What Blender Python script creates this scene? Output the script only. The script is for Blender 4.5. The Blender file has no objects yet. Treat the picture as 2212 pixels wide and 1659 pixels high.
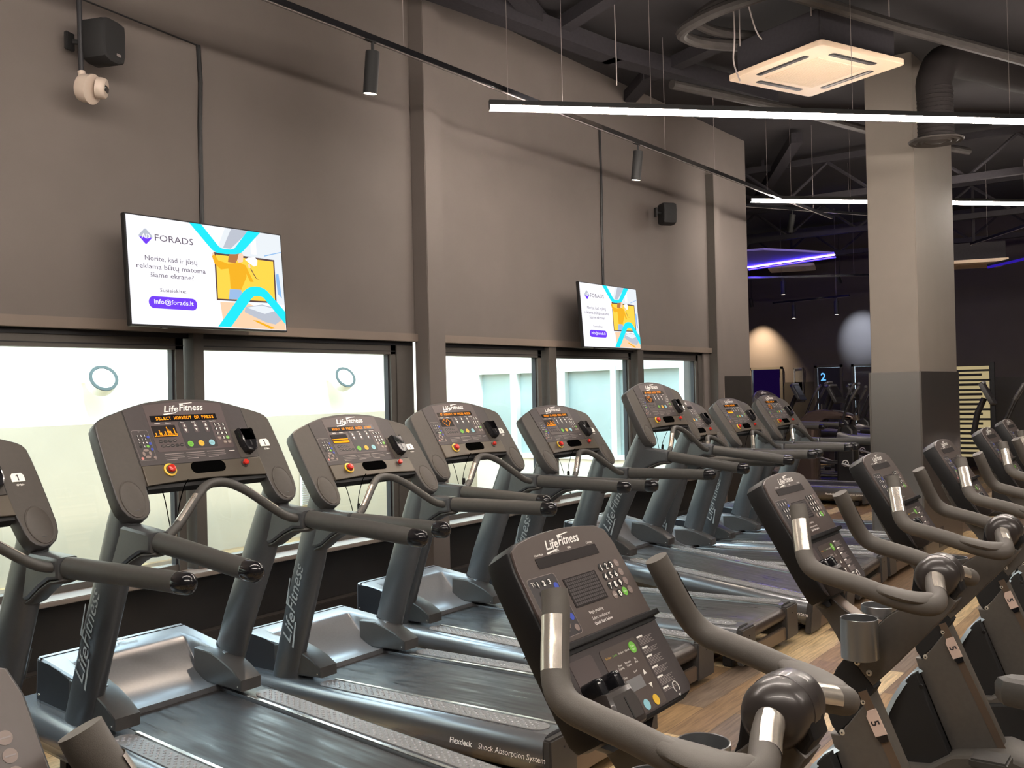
SKY, SUN, EXPO = 3.4, .7, 1.75
import bpy, bmesh, math, random
from mathutils import Vector, Matrix
random.seed(7)
C = bpy.context.scene.collection
PI = math.pi
V = Vector
# ------------------------------------------------------------------ materials
MAT = {}
def nodes_of(m):
    m.use_nodes = True
    nt = m.node_tree
    nt.nodes.clear()
    return nt
def pbr(name, col, rough=0.5, metal=0.0, noise=0.0, nscale=40.0, bump=0.0, bscale=300.0, spec=0.5,
        coat=0.0, rnoise=0.0, stretch=None, emit=None, estr=0.0, aniso=0.0):
    m = bpy.data.materials.new(name); nt = nodes_of(m); N = nt.nodes; L = nt.links
    out = N.new('ShaderNodeOutputMaterial'); b = N.new('ShaderNodeBsdfPrincipled')
    L.new(b.outputs[0], out.inputs[0])
    b.inputs['Base Color'].default_value = (*col, 1); b.inputs['Roughness'].default_value = rough
    b.inputs['Metallic'].default_value = metal; b.inputs['Specular IOR Level'].default_value = spec
    b.inputs['Coat Weight'].default_value = coat
    if aniso: b.inputs['Anisotropic'].default_value = aniso
    tc = N.new('ShaderNodeTexCoord'); mp = N.new('ShaderNodeMapping')
    L.new(tc.outputs['Object'], mp.inputs[0])
    if stretch: mp.inputs['Scale'].default_value = stretch
    if noise or rnoise:
        t = N.new('ShaderNodeTexNoise'); t.inputs['Scale'].default_value = nscale; t.inputs['Detail'].default_value = 4
        L.new(mp.outputs[0], t.inputs['Vector'])
        if noise:
            r = N.new('ShaderNodeMapRange'); r.inputs[3].default_value = 1 - noise; r.inputs[4].default_value = 1 + noise
            r.inputs[1].default_value = .25; r.inputs[2].default_value = .75
            L.new(t.outputs[0], r.inputs[0])
            x = N.new('ShaderNodeMix'); x.data_type = 'RGBA'; x.blend_type = 'MULTIPLY'; x.inputs[0].default_value = 1
            x.inputs[6].default_value = (*col, 1); L.new(r.outputs[0], x.inputs[7]); L.new(x.outputs[2], b.inputs['Base Color'])
        if rnoise:
            r = N.new('ShaderNodeMapRange'); r.inputs[1].default_value = .3; r.inputs[2].default_value = .7
            r.inputs[3].default_value = max(.05, rough - rnoise); r.inputs[4].default_value = rough + rnoise
            L.new(t.outputs[0], r.inputs[0]); L.new(r.outputs[0], b.inputs['Roughness'])
    if bump:
        t2 = N.new('ShaderNodeTexNoise'); t2.inputs['Scale'].default_value = bscale; t2.inputs['Detail'].default_value = 2
        L.new(mp.outputs[0], t2.inputs['Vector'])
        bp = N.new('ShaderNodeBump'); bp.inputs['Strength'].default_value = bump; bp.inputs['Distance'].default_value = .001
        L.new(t2.outputs[0], bp.inputs['Height']); L.new(bp.outputs[0], b.inputs['Normal'])
    if emit:
        b.inputs['Emission Color'].default_value = (*emit, 1); b.inputs['Emission Strength'].default_value = estr
    MAT[name] = m
    return m
def glow(name, col, s):
    m = bpy.data.materials.new(name); nt = nodes_of(m)
    o = nt.nodes.new('ShaderNodeOutputMaterial'); e = nt.nodes.new('ShaderNodeEmission')
    e.inputs[0].default_value = (*col, 1); e.inputs[1].default_value = s
    nt.links.new(e.outputs[0], o.inputs[0]); MAT[name] = m; return m
def glass_mat():
    m = bpy.data.materials.new('window_glass'); nt = nodes_of(m); N = nt.nodes; L = nt.links
    o = N.new('ShaderNodeOutputMaterial'); mx = N.new('ShaderNodeMixShader'); tr = N.new('ShaderNodeBsdfTransparent')
    gl = N.new('ShaderNodeBsdfGlossy'); lw = N.new('ShaderNodeLayerWeight'); lw.inputs[0].default_value = .5
    pw = N.new('ShaderNodeMath'); pw.operation = 'POWER'; pw.inputs[1].default_value = 5; L.new(lw.outputs['Facing'], pw.inputs[0])
    fr = N.new('ShaderNodeMath'); fr.operation = 'MULTIPLY_ADD'; fr.inputs[1].default_value = .96; fr.inputs[2].default_value = .04; L.new(pw.outputs[0], fr.inputs[0])
    gl.inputs['Roughness'].default_value = 0.0; tr.inputs[0].default_value = (.96, .985, .975, 1)
    L.new(fr.outputs[0], mx.inputs[0]); L.new(tr.outputs[0], mx.inputs[1]); L.new(gl.outputs[0], mx.inputs[2]); L.new(mx.outputs[0], o.inputs[0])
    MAT['glass'] = m
def floor_mat():
    m = bpy.data.materials.new('wood_vinyl_planks'); nt = nodes_of(m); N = nt.nodes; L = nt.links
    o = N.new('ShaderNodeOutputMaterial'); b = N.new('ShaderNodeBsdfPrincipled'); L.new(b.outputs[0], o.inputs[0])
    tc = N.new('ShaderNodeTexCoord')
    br = N.new('ShaderNodeTexBrick'); br.offset = .37; br.squash = 1
    br.inputs['Scale'].default_value = 1; br.inputs['Brick Width'].default_value = 1.15; br.inputs['Row Height'].default_value = .17
    br.inputs['Mortar Size'].default_value = .0012; br.inputs['Mortar Smooth'].default_value = .2; br.inputs['Bias'].default_value = 0
    br.inputs['Color1'].default_value = (0, 0, 0, 1); br.inputs['Color2'].default_value = (1, 1, 1, 1); br.inputs['Mortar'].default_value = (.5, .5, .5, 1)
    L.new(tc.outputs['Object'], br.inputs[0])
    cr = N.new('ShaderNodeValToRGB'); e = cr.color_ramp.elements; cr.color_ramp.interpolation = 'CONSTANT'
    cols = [(.12, .076, .048), (.34, .215, .105), (.20, .125, .072), (.60, .44, .24), (.28, .175, .092), (.48, .33, .165), (.20, .145, .105), (.70, .53, .31)]
    e[0].position = 0; e[0].color = (*cols[0], 1); e[1].position = .13; e[1].color = (*cols[1], 1)
    for i, c in enumerate(cols[2:]):
        q = e.new(.26 + i * .125); q.color = (*c, 1)
    L.new(br.outputs['Color'], cr.inputs[0])
    mp = N.new('ShaderNodeMapping'); mp.inputs['Scale'].default_value = (2.2, 28, 1); L.new(tc.outputs['Object'], mp.inputs[0])
    ns = N.new('ShaderNodeTexNoise'); ns.inputs['Scale'].default_value = 2.2; ns.inputs['Detail'].default_value = 7; ns.inputs['Distortion'].default_value = .6
    L.new(mp.outputs[0], ns.inputs['Vector'])
    mr = N.new('ShaderNodeMapRange'); mr.inputs[1].default_value = .3; mr.inputs[2].default_value = .7; mr.inputs[3].default_value = .62; mr.inputs[4].default_value = 1.25
    L.new(ns.outputs[0], mr.inputs[0])
    x = N.new('ShaderNodeMix'); x.data_type = 'RGBA'; x.blend_type = 'MULTIPLY'; x.inputs[0].default_value = 1
    L.new(cr.outputs[0], x.inputs[6]); L.new(mr.outputs[0], x.inputs[7])
    x2 = N.new('ShaderNodeMix'); x2.data_type = 'RGBA'; L.new(br.outputs['Fac'], x2.inputs[0]); L.new(x.outputs[2], x2.inputs[6]); x2.inputs[7].default_value = (.05, .03, .02, 1)
    L.new(x2.outputs[2], b.inputs['Base Color'])
    b.inputs['Roughness'].default_value = .42; b.inputs['Specular IOR Level'].default_value = .4
    MAT['floor'] = m
pbr('wall', (.158, .135, .122), .75, noise=.05, nscale=3, bump=.25, bscale=400)
pbr('header', (.20, .160, .132), .5, noise=.05, nscale=5)
pbr('wall_far', (.075, .062, .062), .8, noise=.05, nscale=3)
pbr('wainscot', (.026, .022, .020), .55, noise=.15, nscale=6)
pbr('ceiling', (.030, .027, .030), .9, noise=.2, nscale=1.5)
pbr('beam', (.036, .033, .038), .85, noise=.1, spec=.2)
pbr('post_text', (.42, .43, .43), .5)
pbr('rim_grey', (.085, .10, .095), .7, spec=.1)
pbr('pipe', (.050, .044, .042), .55, noise=.2, nscale=12)
pbr('frame', (.105, .095, .086), .38, metal=.2, noise=.05, nscale=30)
pbr('frame_dark', (.018, .018, .022), .5)
pbr('sill', (.24, .20, .175), .35, noise=.06, nscale=8)
pbr('column', (.215, .185, .160), .7, noise=.04, nscale=4)
pbr('column_low', (.27, .25, .24), .34, metal=.9, noise=.05, nscale=1.5)
pbr('black', (.008, .008, .009), .45)
pbr('black_gloss', (.010, .010, .012), .18, coat=.3)
pbr('matte_black', (.014, .014, .015), .7)
pbr('console', (.066, .056, .048), .52, noise=.06, nscale=60, bump=.3, bscale=900)
pbr('console_side', (.052, .050, .050), .38, bump=.2, bscale=900)
pbr('face', (.052, .043, .044), .5, noise=.05, nscale=60)
pbr('face_light', (.088, .066, .066), .42)
pbr('face_dark', (.038, .034, .037), .45)
pbr('face_tan', (.105, .088, .068), .38, metal=.35)
pbr('bike_face', (.085, .066, .060), .36, noise=.04, nscale=50)
pbr('bike_shell', (.011, .011, .012), .45, spec=.35)
pbr('duct', (.018, .015, .015), .8, spec=.2)
pbr('display', (.014, .010, .010), .5, spec=.2)
pbr('void', (.002, .002, .002), .9, spec=0)
pbr('white', (.92, .90, .86), .6)
pbr('plate_metal', (.74, .68, .60), .26, metal=.75)
pbr('hood_dark', (.05, .045, .045), .3, coat=.3)
pbr('label_grey', (.30, .26, .25), .5)
pbr('green', (.17, .52, .06), .4)
pbr('amber_key', (.80, .45, .05), .4)
pbr('blue_key', (.30, .62, .72), .4)
pbr('tv_blue', (.04, .08, .50), .4)
pbr('grey_key', (.26, .20, .18), .45)
pbr('yellow', (.78, .50, .05), .35)
pbr('red', (.62, .025, .015), .25, coat=.4)
pbr('pink_key', (.65, .25, .22), .4)
pbr('paint_steel', (.115, .120, .128), .31, metal=.45, noise=.04, nscale=80)
pbr('cover', (.26, .262, .275), .34, metal=.55, noise=.05, nscale=100, rnoise=.04)
pbr('deck_side', (.27, .275, .29), .27, metal=.7, noise=.03, nscale=4, stretch=(6,1,6))
pbr('deck_top', (.30, .295, .295), .36, metal=.5, noise=.05, nscale=40)
pbr('bracket', (.060, .056, .054), .38, noise=.08, nscale=40)
pbr('belt', (.036, .033, .034), .44, noise=.25, nscale=4, rnoise=.17, stretch=(8, .8, 1), spec=.6)
pbr('rubber', (.066, .063, .059), .45, noise=.08, nscale=60, bump=.3, bscale=1200)
pbr('strip_rubber', (.23, .225, .225), .45, noise=.05)
pbr('stud', (.30, .30, .31), .28, metal=.5)
pbr('chrome', (.80, .77, .73), .22, metal=.85)
pbr('roller', (.055, .042, .035), .35, noise=.4, nscale=30, stretch=(1, 6, 6))
pbr('bike_frame', (.140, .130, .118), .40, metal=.3, noise=.06, nscale=60)
pbr('bike_rib', (.20, .15, .115), .35, metal=.5)
pbr('bike_bar', (.105, .094, .083), .55, noise=.05, nscale=60, bump=.3, bscale=1200)
pbr('hub', (.036, .030, .028), .34, coat=.15)
pbr('bolt', (.85, .80, .70), .3, metal=.5)
pbr('cup', (.34, .35, .36), .28, metal=.75)
pbr('shroud_daylit', (.50, .62, .70), .3, metal=.2)
pbr('sticker', (.75, .58, .50), .5)
pbr('ac', (.78, .60, .44), .45)
pbr('ac_grille', (.70, .54, .40), .6, bump=.6, bscale=200)
pbr('camera_white', (.60, .50, .42), .4)
pbr('outer_wall', (.90, .80, .66), .9, noise=.02, nscale=2)
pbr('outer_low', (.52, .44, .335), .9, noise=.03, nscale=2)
pbr('outer_frame', (.88, .90, .86), .5)
pbr('outer_pane', (.42, .50, .48), .12, noise=.25, nscale=.6)  # opaque; pale base colour stands in for the reflected courtyard walls
pbr('outer_ground', (.45, .43, .40), .9)
pbr('hood', (.16, .115, .10), .25, metal=.5, coat=.4)
pbr('machine_dark', (.022, .021, .022), .4)
pbr('silver', (.50, .50, .52), .3, metal=.8)
pbr('yellow_panel', (.62, .48, .22), .6, noise=.1, nscale=8)
pbr('door_dark', (.020, .018, .03), .5)
pbr('blue_lit_panel', (.30, .25, .9), .7)  # blue of the LED light put into the base colour
glass_mat(); floor_mat()
glow('led_warm', (1, .89, .79), 38)
glow('led_blue', (.10, .06, 1.0), 22)
glow('spot_face', (1, .84, .66), 4)
glow('blue_dim', (.05, .02, .60), .16)
glow('orange_led', (1, .30, .012), .62)
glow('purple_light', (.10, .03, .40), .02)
glow('yellow_glow', (1, .80, .42), .13)
for n_, c_, s_ in [('s_white', (.88, .87, .93), 1.0), ('s_lilac', (.74, .72, .95), 1.0), ('s_cyan', (.02, .72, .88), 1.0), ('s_yellow', (.95, .60, .07), 1.0),
                   ('s_orange', (.80, .40, .02), 1.0), ('s_hair', (.42, .17, .06), 1.0), ('s_skin', (.90, .58, .42), 1.0), ('s_jeans', (.30, .45, .70), 1.0),
                   ('s_dark', (.10, .06, .06), 1.0), ('s_text', (.13, .10, .13), 1.0), ('s_violet', (.16, .05, .80), 1.0), ('s_grey', (.45, .48, .55), 1.0),
                   ('s_pale', (.72, .76, .80), 1.0), ('s_floor', (.85, .58, .38), 1.0), ('s_blue', (.25, .45, .75), 1.0)]:
    glow(n_, c_, s_ * .36)
# ------------------------------------------------------------------ mesh builder
def frame_m(o, x, y, z):
    m = Matrix.Identity(4)
    for i, c in enumerate((V(x), V(y), V(z))):
        m[0][i], m[1][i], m[2][i] = c.x, c.y, c.z
    m[0][3], m[1][3], m[2][3] = o[0], o[1], o[2]
    return m
class MB:
    def __init__(s, xf=None): s.bm = bmesh.new(); s.mats = []; s.xf = xf
    def mi(s, m):
        if m not in s.mats: s.mats.append(m)
        return s.mats.index(m)
    def raw(s, vs, fs, m, xf=None):
        i = s.mi(m); xf = xf if xf is not None else Matrix.Identity(4)
        bv = [s.bm.verts.new(xf @ V(v)) for v in vs]
        for f in fs:
            try:
                q = s.bm.faces.new([bv[k] for k in f]); q.material_index = i; q.smooth = True
            except ValueError: pass
        return s
    def box(s, a, b, m, xf=None, bev=0.0):
        x0, y0, z0 = a; x1, y1, z1 = b
        x0, x1 = min(x0, x1), max(x0, x1); y0, y1 = min(y0, y1), max(y0, y1); z0, z1 = min(z0, z1), max(z0, z1)
        if bev <= 0:
            vs = [(x0, y0, z0), (x1, y0, z0), (x1, y1, z0), (x0, y1, z0), (x0, y0, z1), (x1, y0, z1), (x1, y1, z1), (x0, y1, z1)]
            return s.raw(vs, [(0, 3, 2, 1), (4, 5, 6, 7), (0, 1, 5, 4), (1, 2, 6, 5), (2, 3, 7, 6), (3, 0, 4, 7)], m, xf)
        t = bmesh.new(); r = bmesh.ops.create_cube(t, size=1)
        for v in t.verts: v.co = V(((v.co.x + .5) * (x1 - x0) + x0, (v.co.y + .5) * (y1 - y0) + y0, (v.co.z + .5) * (z1 - z0) + z0))
        bmesh.ops.bevel(t, geom=list(t.edges), offset=bev, segments=2, affect='EDGES')
        t.verts.index_update()
        s.raw([v.co.copy() for v in t.verts], [[v.index for v in f.verts] for f in t.faces], m, xf); t.free()
        return s
    def slab(s, poly, w0, w1, m, xf=None, bev=0.0, bev0=0.0, top=None, side=None):
        """poly: CCW list of (u,v) (seen from +w), extruded along w from w0 to w1"""
        n = len(poly)
        area = sum(poly[i][0] * poly[(i + 1) % n][1] - poly[(i + 1) % n][0] * poly[i][1] for i in range(n))
        if area < 0: poly = list(reversed(poly))
        def off(d):
            if d == 0: return list(poly)
            o = []
            for i in range(n):
                p0, p1, p2 = V(poly[i - 1]), V(poly[i]), V(poly[(i + 1) % n])
                e1 = (p1 - p0); e2 = (p2 - p1)
                if e1.length < 1e-9 or e2.length < 1e-9: o.append(tuple(p1)); continue
                n1 = V((-e1.y, e1.x)).normalized(); n2 = V((-e2.y, e2.x)).normalized()
                k = n1 + n2
                if k.length < .2: k = n1
                else: k = k.normalized() / max(.45, k.normalized().dot(n1))
                o.append(tuple(p1 + k * d))
            return o
        rings = []
        if bev0 > 0: rings += [(w0, bev0), (w0 + bev0 * .3, bev0 * .3), (w0 + bev0, 0)]
        else: rings += [(w0, 0)]
        if bev > 0: rings += [(w1 - bev, 0), (w1 - bev * .3, bev * .3), (w1, bev)]
        else: rings += [(w1, 0)]
        vs = []
        for w, d in rings: vs += [(p[0], p[1], w) for p in off(d)]
        fs = []
        for r in range(len(rings) - 1):
            for i in range(n):
                j = (i + 1) % n; fs.append((r * n + i, r * n + j, (r + 1) * n + j, (r + 1) * n + i))
        s.raw(vs, fs, side or m, xf)
        k = (len(rings) - 1) * n
        s.raw([(vs[i]) for i in range(n)], [tuple(reversed(range(n)))], side or m, xf)
        s.raw([(vs[k + i]) for i in range(n)], [tuple(range(n))], top or m, xf)
        return s
    def tube(s, pts, rad, m, seg=14, caps=True, xf=None, up=(0, 0, 1), dome=False):
        """rad: number, list, or list of (rx, ry)"""
        pts = [V(p) for p in pts]; n = len(pts)
        if not isinstance(rad, (list,)): rad = [rad] * n
        vs = []; T = []
        for i in range(n):
            t = (pts[min(n - 1, i + 1)] - pts[max(0, i - 1)])
            T.append(t.normalized() if t.length > 1e-9 else V((0, 0, 1)))
        a = V(up); a = a - T[0] * a.dot(T[0])
        if a.length < 1e-3: a = V((1, 0, 0)) - T[0] * T[0].x
        a.normalize()
        def ring(p, t, r):
            b = t.cross(a); rx, ry = r if isinstance(r, tuple) else (r, r)
            return [p + b * (rx * math.cos(2 * PI * k / seg)) + a * (ry * math.sin(2 * PI * k / seg)) for k in range(seg)]
        nr = 0
        def addr(p, t, r):
            nonlocal nr
            vs.extend(ring(p, t, r)); nr += 1
        def sc(r, f): return (r[0] * f, r[1] * f) if isinstance(r, tuple) else r * f
        def mx(r): return max(r) if isinstance(r, tuple) else r
        for i in range(n):
            a = a - T[i] * a.dot(T[i]); a.normalize()
            if dome and i == 0:
                for k in range(4):
                    q = PI / 2 * (1 - (k + .3) / 4.3); addr(pts[0] - T[0] * mx(rad[0]) * math.sin(q) * .8, T[0], sc(rad[0], max(.06, math.cos(q))))
            addr(pts[i], T[i], rad[i])
            if dome and i == n - 1:
                for k in range(1, 5):
                    q = PI / 2 * (k / 4.3); addr(pts[-1] + T[-1] * mx(rad[-1]) * math.sin(q) * .8, T[-1], sc(rad[-1], max(.06, math.cos(q))))
        fs = []
        for r in range(nr - 1):
            for i in range(seg):
                j = (i + 1) % seg; fs.append((r * seg + i, r * seg + j, (r + 1) * seg + j, (r + 1) * seg + i))
        if caps: fs += [tuple(reversed(range(seg))), tuple(range((nr - 1) * seg, nr * seg))]
        s.raw(vs, fs, m, xf); return s
    def shell(s, pts, rad, nrm, half, m, k=9):
        """a curved plate lying on a tube, centred on direction nrm"""
        pts = [V(p) for p in pts]; n = len(pts); vs = []
        for i in range(n):
            t = (pts[min(n - 1, i + 1)] - pts[max(0, i - 1)]).normalized(); a = V(nrm); a = (a - t * a.dot(t)).normalized(); b = t.cross(a)
            vs += [pts[i] + a * (rad * math.cos(q)) + b * (rad * math.sin(q)) for q in (-half + 2 * half * j / (k - 1) for j in range(k))]
        s.raw(vs, [(i * k + j, i * k + j + 1, (i + 1) * k + j + 1, (i + 1) * k + j) for i in range(n - 1) for j in range(k - 1)], m); return s
    def lathe(s, prof, m, xf=None, seg=24, sx=1.0, sy=1.0, cap=True):
        """prof: (r, w) pairs around local w"""
        vs = []; fs = []; n = len(prof)
        for r, w in prof: vs += [(r * sx * math.cos(2 * PI * k / seg), r * sy * math.sin(2 * PI * k / seg), w) for k in range(seg)]
        for q in range(n - 1):
            for i in range(seg):
                j = (i + 1) % seg; fs.append((q * seg + i, q * seg + j, (q + 1) * seg + j, (q + 1) * seg + i))
        if cap: fs += [tuple(reversed(range(seg))), tuple(range((n - 1) * seg, n * seg))]
        s.raw(vs, fs, m, xf); return s
    def disc(s, u, v, r, w, m, xf, seg=16, ry=None, h=0.0006):
        return s.lathe([(r, w - h), (r, w)], m, xf @ Matrix.Translation((u, v, 0)), seg, 1, (ry or r) / r)
    def text(s, txt, u, v, size, w, m, xf, width=None, align='LEFT', shear=0.0, bold=0.0, hscale=1.0):
        d = text_data(txt, shear, bold)
        if not d: return s
        vs, fs, (x0, x1, y0, y1) = d
        k = size; kx = size * hscale
        if width: kx = width / max(1e-6, (x1 - x0))
        dx = {'LEFT': -x0 * kx, 'CENTER': -(x0 + x1) / 2 * kx, 'RIGHT': -x1 * kx}[align]
        s.raw([(u + dx + a * kx, v + b * k, w) for a, b in vs], fs, m, xf); return s
    def build(s, name, parent=None, loc=(0, 0, 0), sharp=35):
        me = bpy.data.meshes.new(name)
        if s.xf is not None: s.bm.transform(s.xf)
        bmesh.ops.recalc_face_normals(s.bm, faces=[f for f in s.bm.faces if len(f.verts) > 2]) if False else None
        s.bm.to_mesh(me); s.bm.free()
        for m in s.mats: me.materials.append(MAT[m])
        me.set_sharp_from_angle(angle=math.radians(sharp))
        o = bpy.data.objects.new(name, me); C.objects.link(o); o.location = loc
        if parent: o.parent = parent
        return o
_TX = {}
def text_data(txt, shear, bold):
    key = (txt, shear, bold)
    if key in _TX: return _TX[key]
    c = bpy.data.curves.new('t', 'FONT'); c.body = txt; c.size = 1; c.shear = shear; c.offset = bold; c.resolution_u = 2; c.fill_mode = 'FRONT'
    o = bpy.data.objects.new('t', c); C.objects.link(o)
    dg = bpy.context.evaluated_depsgraph_get(); e = o.evaluated_get(dg); me = e.to_mesh()
    vs = [(v.co.x, v.co.y) for v in me.vertices]; fs = [tuple(p.vertices) for p in me.polygons]
    if vs: r = (vs, fs, (min(a for a, b in vs), max(a for a, b in vs), min(b for a, b in vs), max(b for a, b in vs)))
    else: r = None
    e.to_mesh_clear(); bpy.data.objects.remove(o); bpy.data.curves.remove(c)
    _TX[key] = r; return r
def tag(o, label=None, cat=None, group=None, kind=None):
    if label: o['label'] = label
    if cat: o['category'] = cat
    if group: o['group'] = group
    if kind: o['kind'] = kind
    return o
def thing(name, label, cat, loc=(0, 0, 0), rot=(0, 0, 0), group=None):
    o = bpy.data.objects.new(name, None); C.objects.link(o); o.location = loc; o.rotation_euler = rot; o.empty_display_size = .1
    return tag(o, label, cat, group)
def struct(o, label=None): o['kind'] = 'structure'; return (tag(o, label) if label else o)
def copy_tree(o, parent=None):
    c = o.copy(); C.objects.link(c); c.parent = parent
    for ch in list(o.children): copy_tree(ch, c)
    return c
def copy_part(o, parent):
    return copy_tree(o, parent)
def rrect(u0, v0, u1, v1, r, k=4):
    u0, u1 = min(u0, u1), max(u0, u1); v0, v1 = min(v0, v1), max(v0, v1)
    o = []
    for cx, cy, a in ((u1 - r, v0 + r, -90), (u1 - r, v1 - r, 0), (u0 + r, v1 - r, 90), (u0 + r, v0 + r, 180)):
        for i in range(k + 1):
            q = math.radians(a + 90 * i / k); o.append((cx + r * math.cos(q), cy + r * math.sin(q)))
    return o
def ring_line(mb, poly, t, w, m, xf):
    n = len(poly); vs = []; fs = []
    cx = sum(p[0] for p in poly) / n; cy = sum(p[1] for p in poly) / n
    for p in poly:
        d = V((p[0] - cx, p[1] - cy)); L = d.length or 1; q = d * ((L - t) / L)
        vs += [(p[0], p[1], w), (cx + q.x, cy + q.y, w)]
    for i in range(n):
        j = (i + 1) % n; fs.append((2 * i, 2 * j, 2 * j + 1, 2 * i + 1))
    mb.raw(vs, fs, m, xf)
def smooth_path(pts, k=6):
    """Catmull-Rom through the points (tuples may hold extra radius values)"""
    P = [tuple(p) for p in pts]; o = []
    n = len(P)
    for i in range(n - 1):
        p0, p1, p2, p3 = P[max(0, i - 1)], P[i], P[i + 1], P[min(n - 1, i + 2)]
        for j in range(k):
            t = j / k
            o.append(tuple(.5 * (2 * b + (c - a) * t + (2 * a - 5 * b + 4 * c - d) * t * t + (3 * b - a - 3 * c + d) * t ** 3) for a, b, c, d in zip(p0, p1, p2, p3)))
    o.append(P[-1]); return o
def logo(mb, u, v, width, m, xf, w, bold=.018):
    """the slanted brush-script maker's mark"""
    k = width
    mb.text('Life', u - k * .5, v, k * .21, w, m, xf, width=k * .36, shear=.35, bold=bold)
    mb.text('Fitness', u - k * .13, v + k * .02, k * .21, w, m, xf, width=k * .60, shear=.35, bold=bold)
    mb.slab([(u - k * .53, v - k * .075), (u - k * .22, v - k * .035), (u - k * .22, v - k * .015), (u - k * .53, v - k * .045)], w - .0002, w, m, xf)
    mb.slab([(u - k * .08, v + k * .165), (u + k * .24, v + k * .195), (u + k * .24, v + k * .21), (u - k * .08, v + k * .19)], w - .0002, w, m, xf)
# ------------------------------------------------------------------ treadmill (built in metres, user faces +Y; origin under the rear pivot)
OFF = Matrix.Translation((0, 1.5, 0))
TF = frame_m((0, -.25, 1.55), (1, 0, 0), (0, .555, .832), (0, -.832, .555))      # console plane: u right, v up (0 at the apex), w towards the user
def mb_(): return MB(OFF)
def mirror(pts): return [(-p[0],) + tuple(p[1:]) for p in pts]
def t_outline():
    R = [(0, 0), (.09, -.004), (.17, -.014), (.235, -.030), (.29, -.048), (.35, -.068), (.385, -.082), (.405, -.095), (.417, -.115), (.422, -.16), (.426, -.25), (.428, -.36),
         (.428, -.43), (.421, -.470), (.404, -.500), (.378, -.518), (.350, -.522), (.325, -.512), (.306, -.490), (.296, -.455), (.292, -.42), (.288, -.388), (.20, -.383), (.10, -.378), (0, -.376)]
    return R + [(-a, b) for a, b in reversed(R[1:-1])]
def keypad(mb, u, v, du, dv, r, w, xf, ry=None, small=False):
    """number keys 1-9 and 0 with their legends"""
    n = 1
    for row in range(3):
        for c in range(3):
            x, y = u + c * du, v - row * dv
            mb.disc(x, y, r, w, 'black', xf, 12, ry); mb.text(str(n), x, y - r * .75, r * 2.0, w + .0006, 'white', xf, align='CENTER', bold=.03); n += 1
    x, y = u + du, v - 3 * dv
    mb.disc(x, y, r, w, 'black', xf, 12, ry); mb.text('0', x, y - r * .75, r * 2.0, w + .0006, 'white', xf, align='CENTER', bold=.03)
def dots_graph(mb, kind, u0, v0, u1, v1, w, xf):
    W, H = u1 - u0, v1 - v0; nx, ny = 17, 8
    def px(i, j, m='orange_led', s=.36):
        x = u0 + W * (i + .7) / (nx + .4); y = v0 + H * (j + .7) / (ny + .4); d = W / (nx + .4) * s; e = H / (ny + .4) * s
        mb.raw([(x - d, y - e, w), (x + d, y - e, w), (x + d, y + e, w), (x - d, y + e, w)], [(0, 1, 2, 3)], m, xf)
    if kind == 'bars':
        for i, h in enumerate([1, 3, 1, 1, 5, 3, 1, 2, 4, 1, 7, 5, 4, 2, 1, 6, 2]):
            for j in range(h): px(i, j)
    elif kind == 'lines':
        for j in (0, 1, 3):
            for i in range(nx): px(i, j, s=.48)
    elif kind == 'heart':
        rows = ['00110001100', '01001010010', '10000100001', '10000000001', '01000000010', '00100000100', '00010001000', '00001010000', '00000100000'][:8]
        for j, r in enumerate(rows):
            for i, c in enumerate(r):
                if c == '1': px(i + 3, ny - 1 - j)
LED5 = {'A': '0E111F1111', 'C': '0F1010100F', 'E': '1F101E101F', 'I': '1F0404041F', 'K': '1112141A11', 'L': '101010101F', 'O': '0E1111110E', 'P': '1E111E1010',
        'Q': '0E1115120D', 'R': '1E111E1411', 'S': '0F100E011E', 'T': '1F04040404', 'U': '111111110E', 'W': '1111151B11'}
def led_text(mb, s, u, v, width, h, w, xf, n=None):
    """segment-like capital letters on a 5 x 5 grid"""
    n = n or max(1, len(s)); cw = width / n; px = cw * .80 / 5; py = h / 5
    for i, ch in enumerate(s):
        if ch not in LED5: continue
        for r in range(5):
            bits = int(LED5[ch][2 * r:2 * r + 2], 16)
            for c in range(5):
                if bits >> (4 - c) & 1:
                    x = u + i * cw + c * px; y = v + (4 - r) * py
                    mb.raw([(x, y, w), (x + px * .98, y, w), (x + px * .98, y + py * .93, w), (x, y + py * .93, w)], [(0, 1, 2, 3)], 'orange_led', xf)
def t_display(parent, msg, graph, shift=0.0, mu=None):
    b = mb_(); b.slab(rrect(-.175, -.109, .142, -.081, .001, 1), .0040, .0052, 'black_gloss', TF)
    led_text(b, msg, -.150, -.1020, min(.280, .0128 * len(msg)) if msg else 1, .0145, .0056, TF)
    b.build('message_display', parent)
    b = mb_(); b.slab(rrect(-.183, -.179, -.074, -.127, .001, 1), .0040, .0052, 'display', TF)
    dots_graph(b, graph, -.183, -.179, -.074, -.127, .0056, TF); b.build('graph_display', parent)
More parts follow.
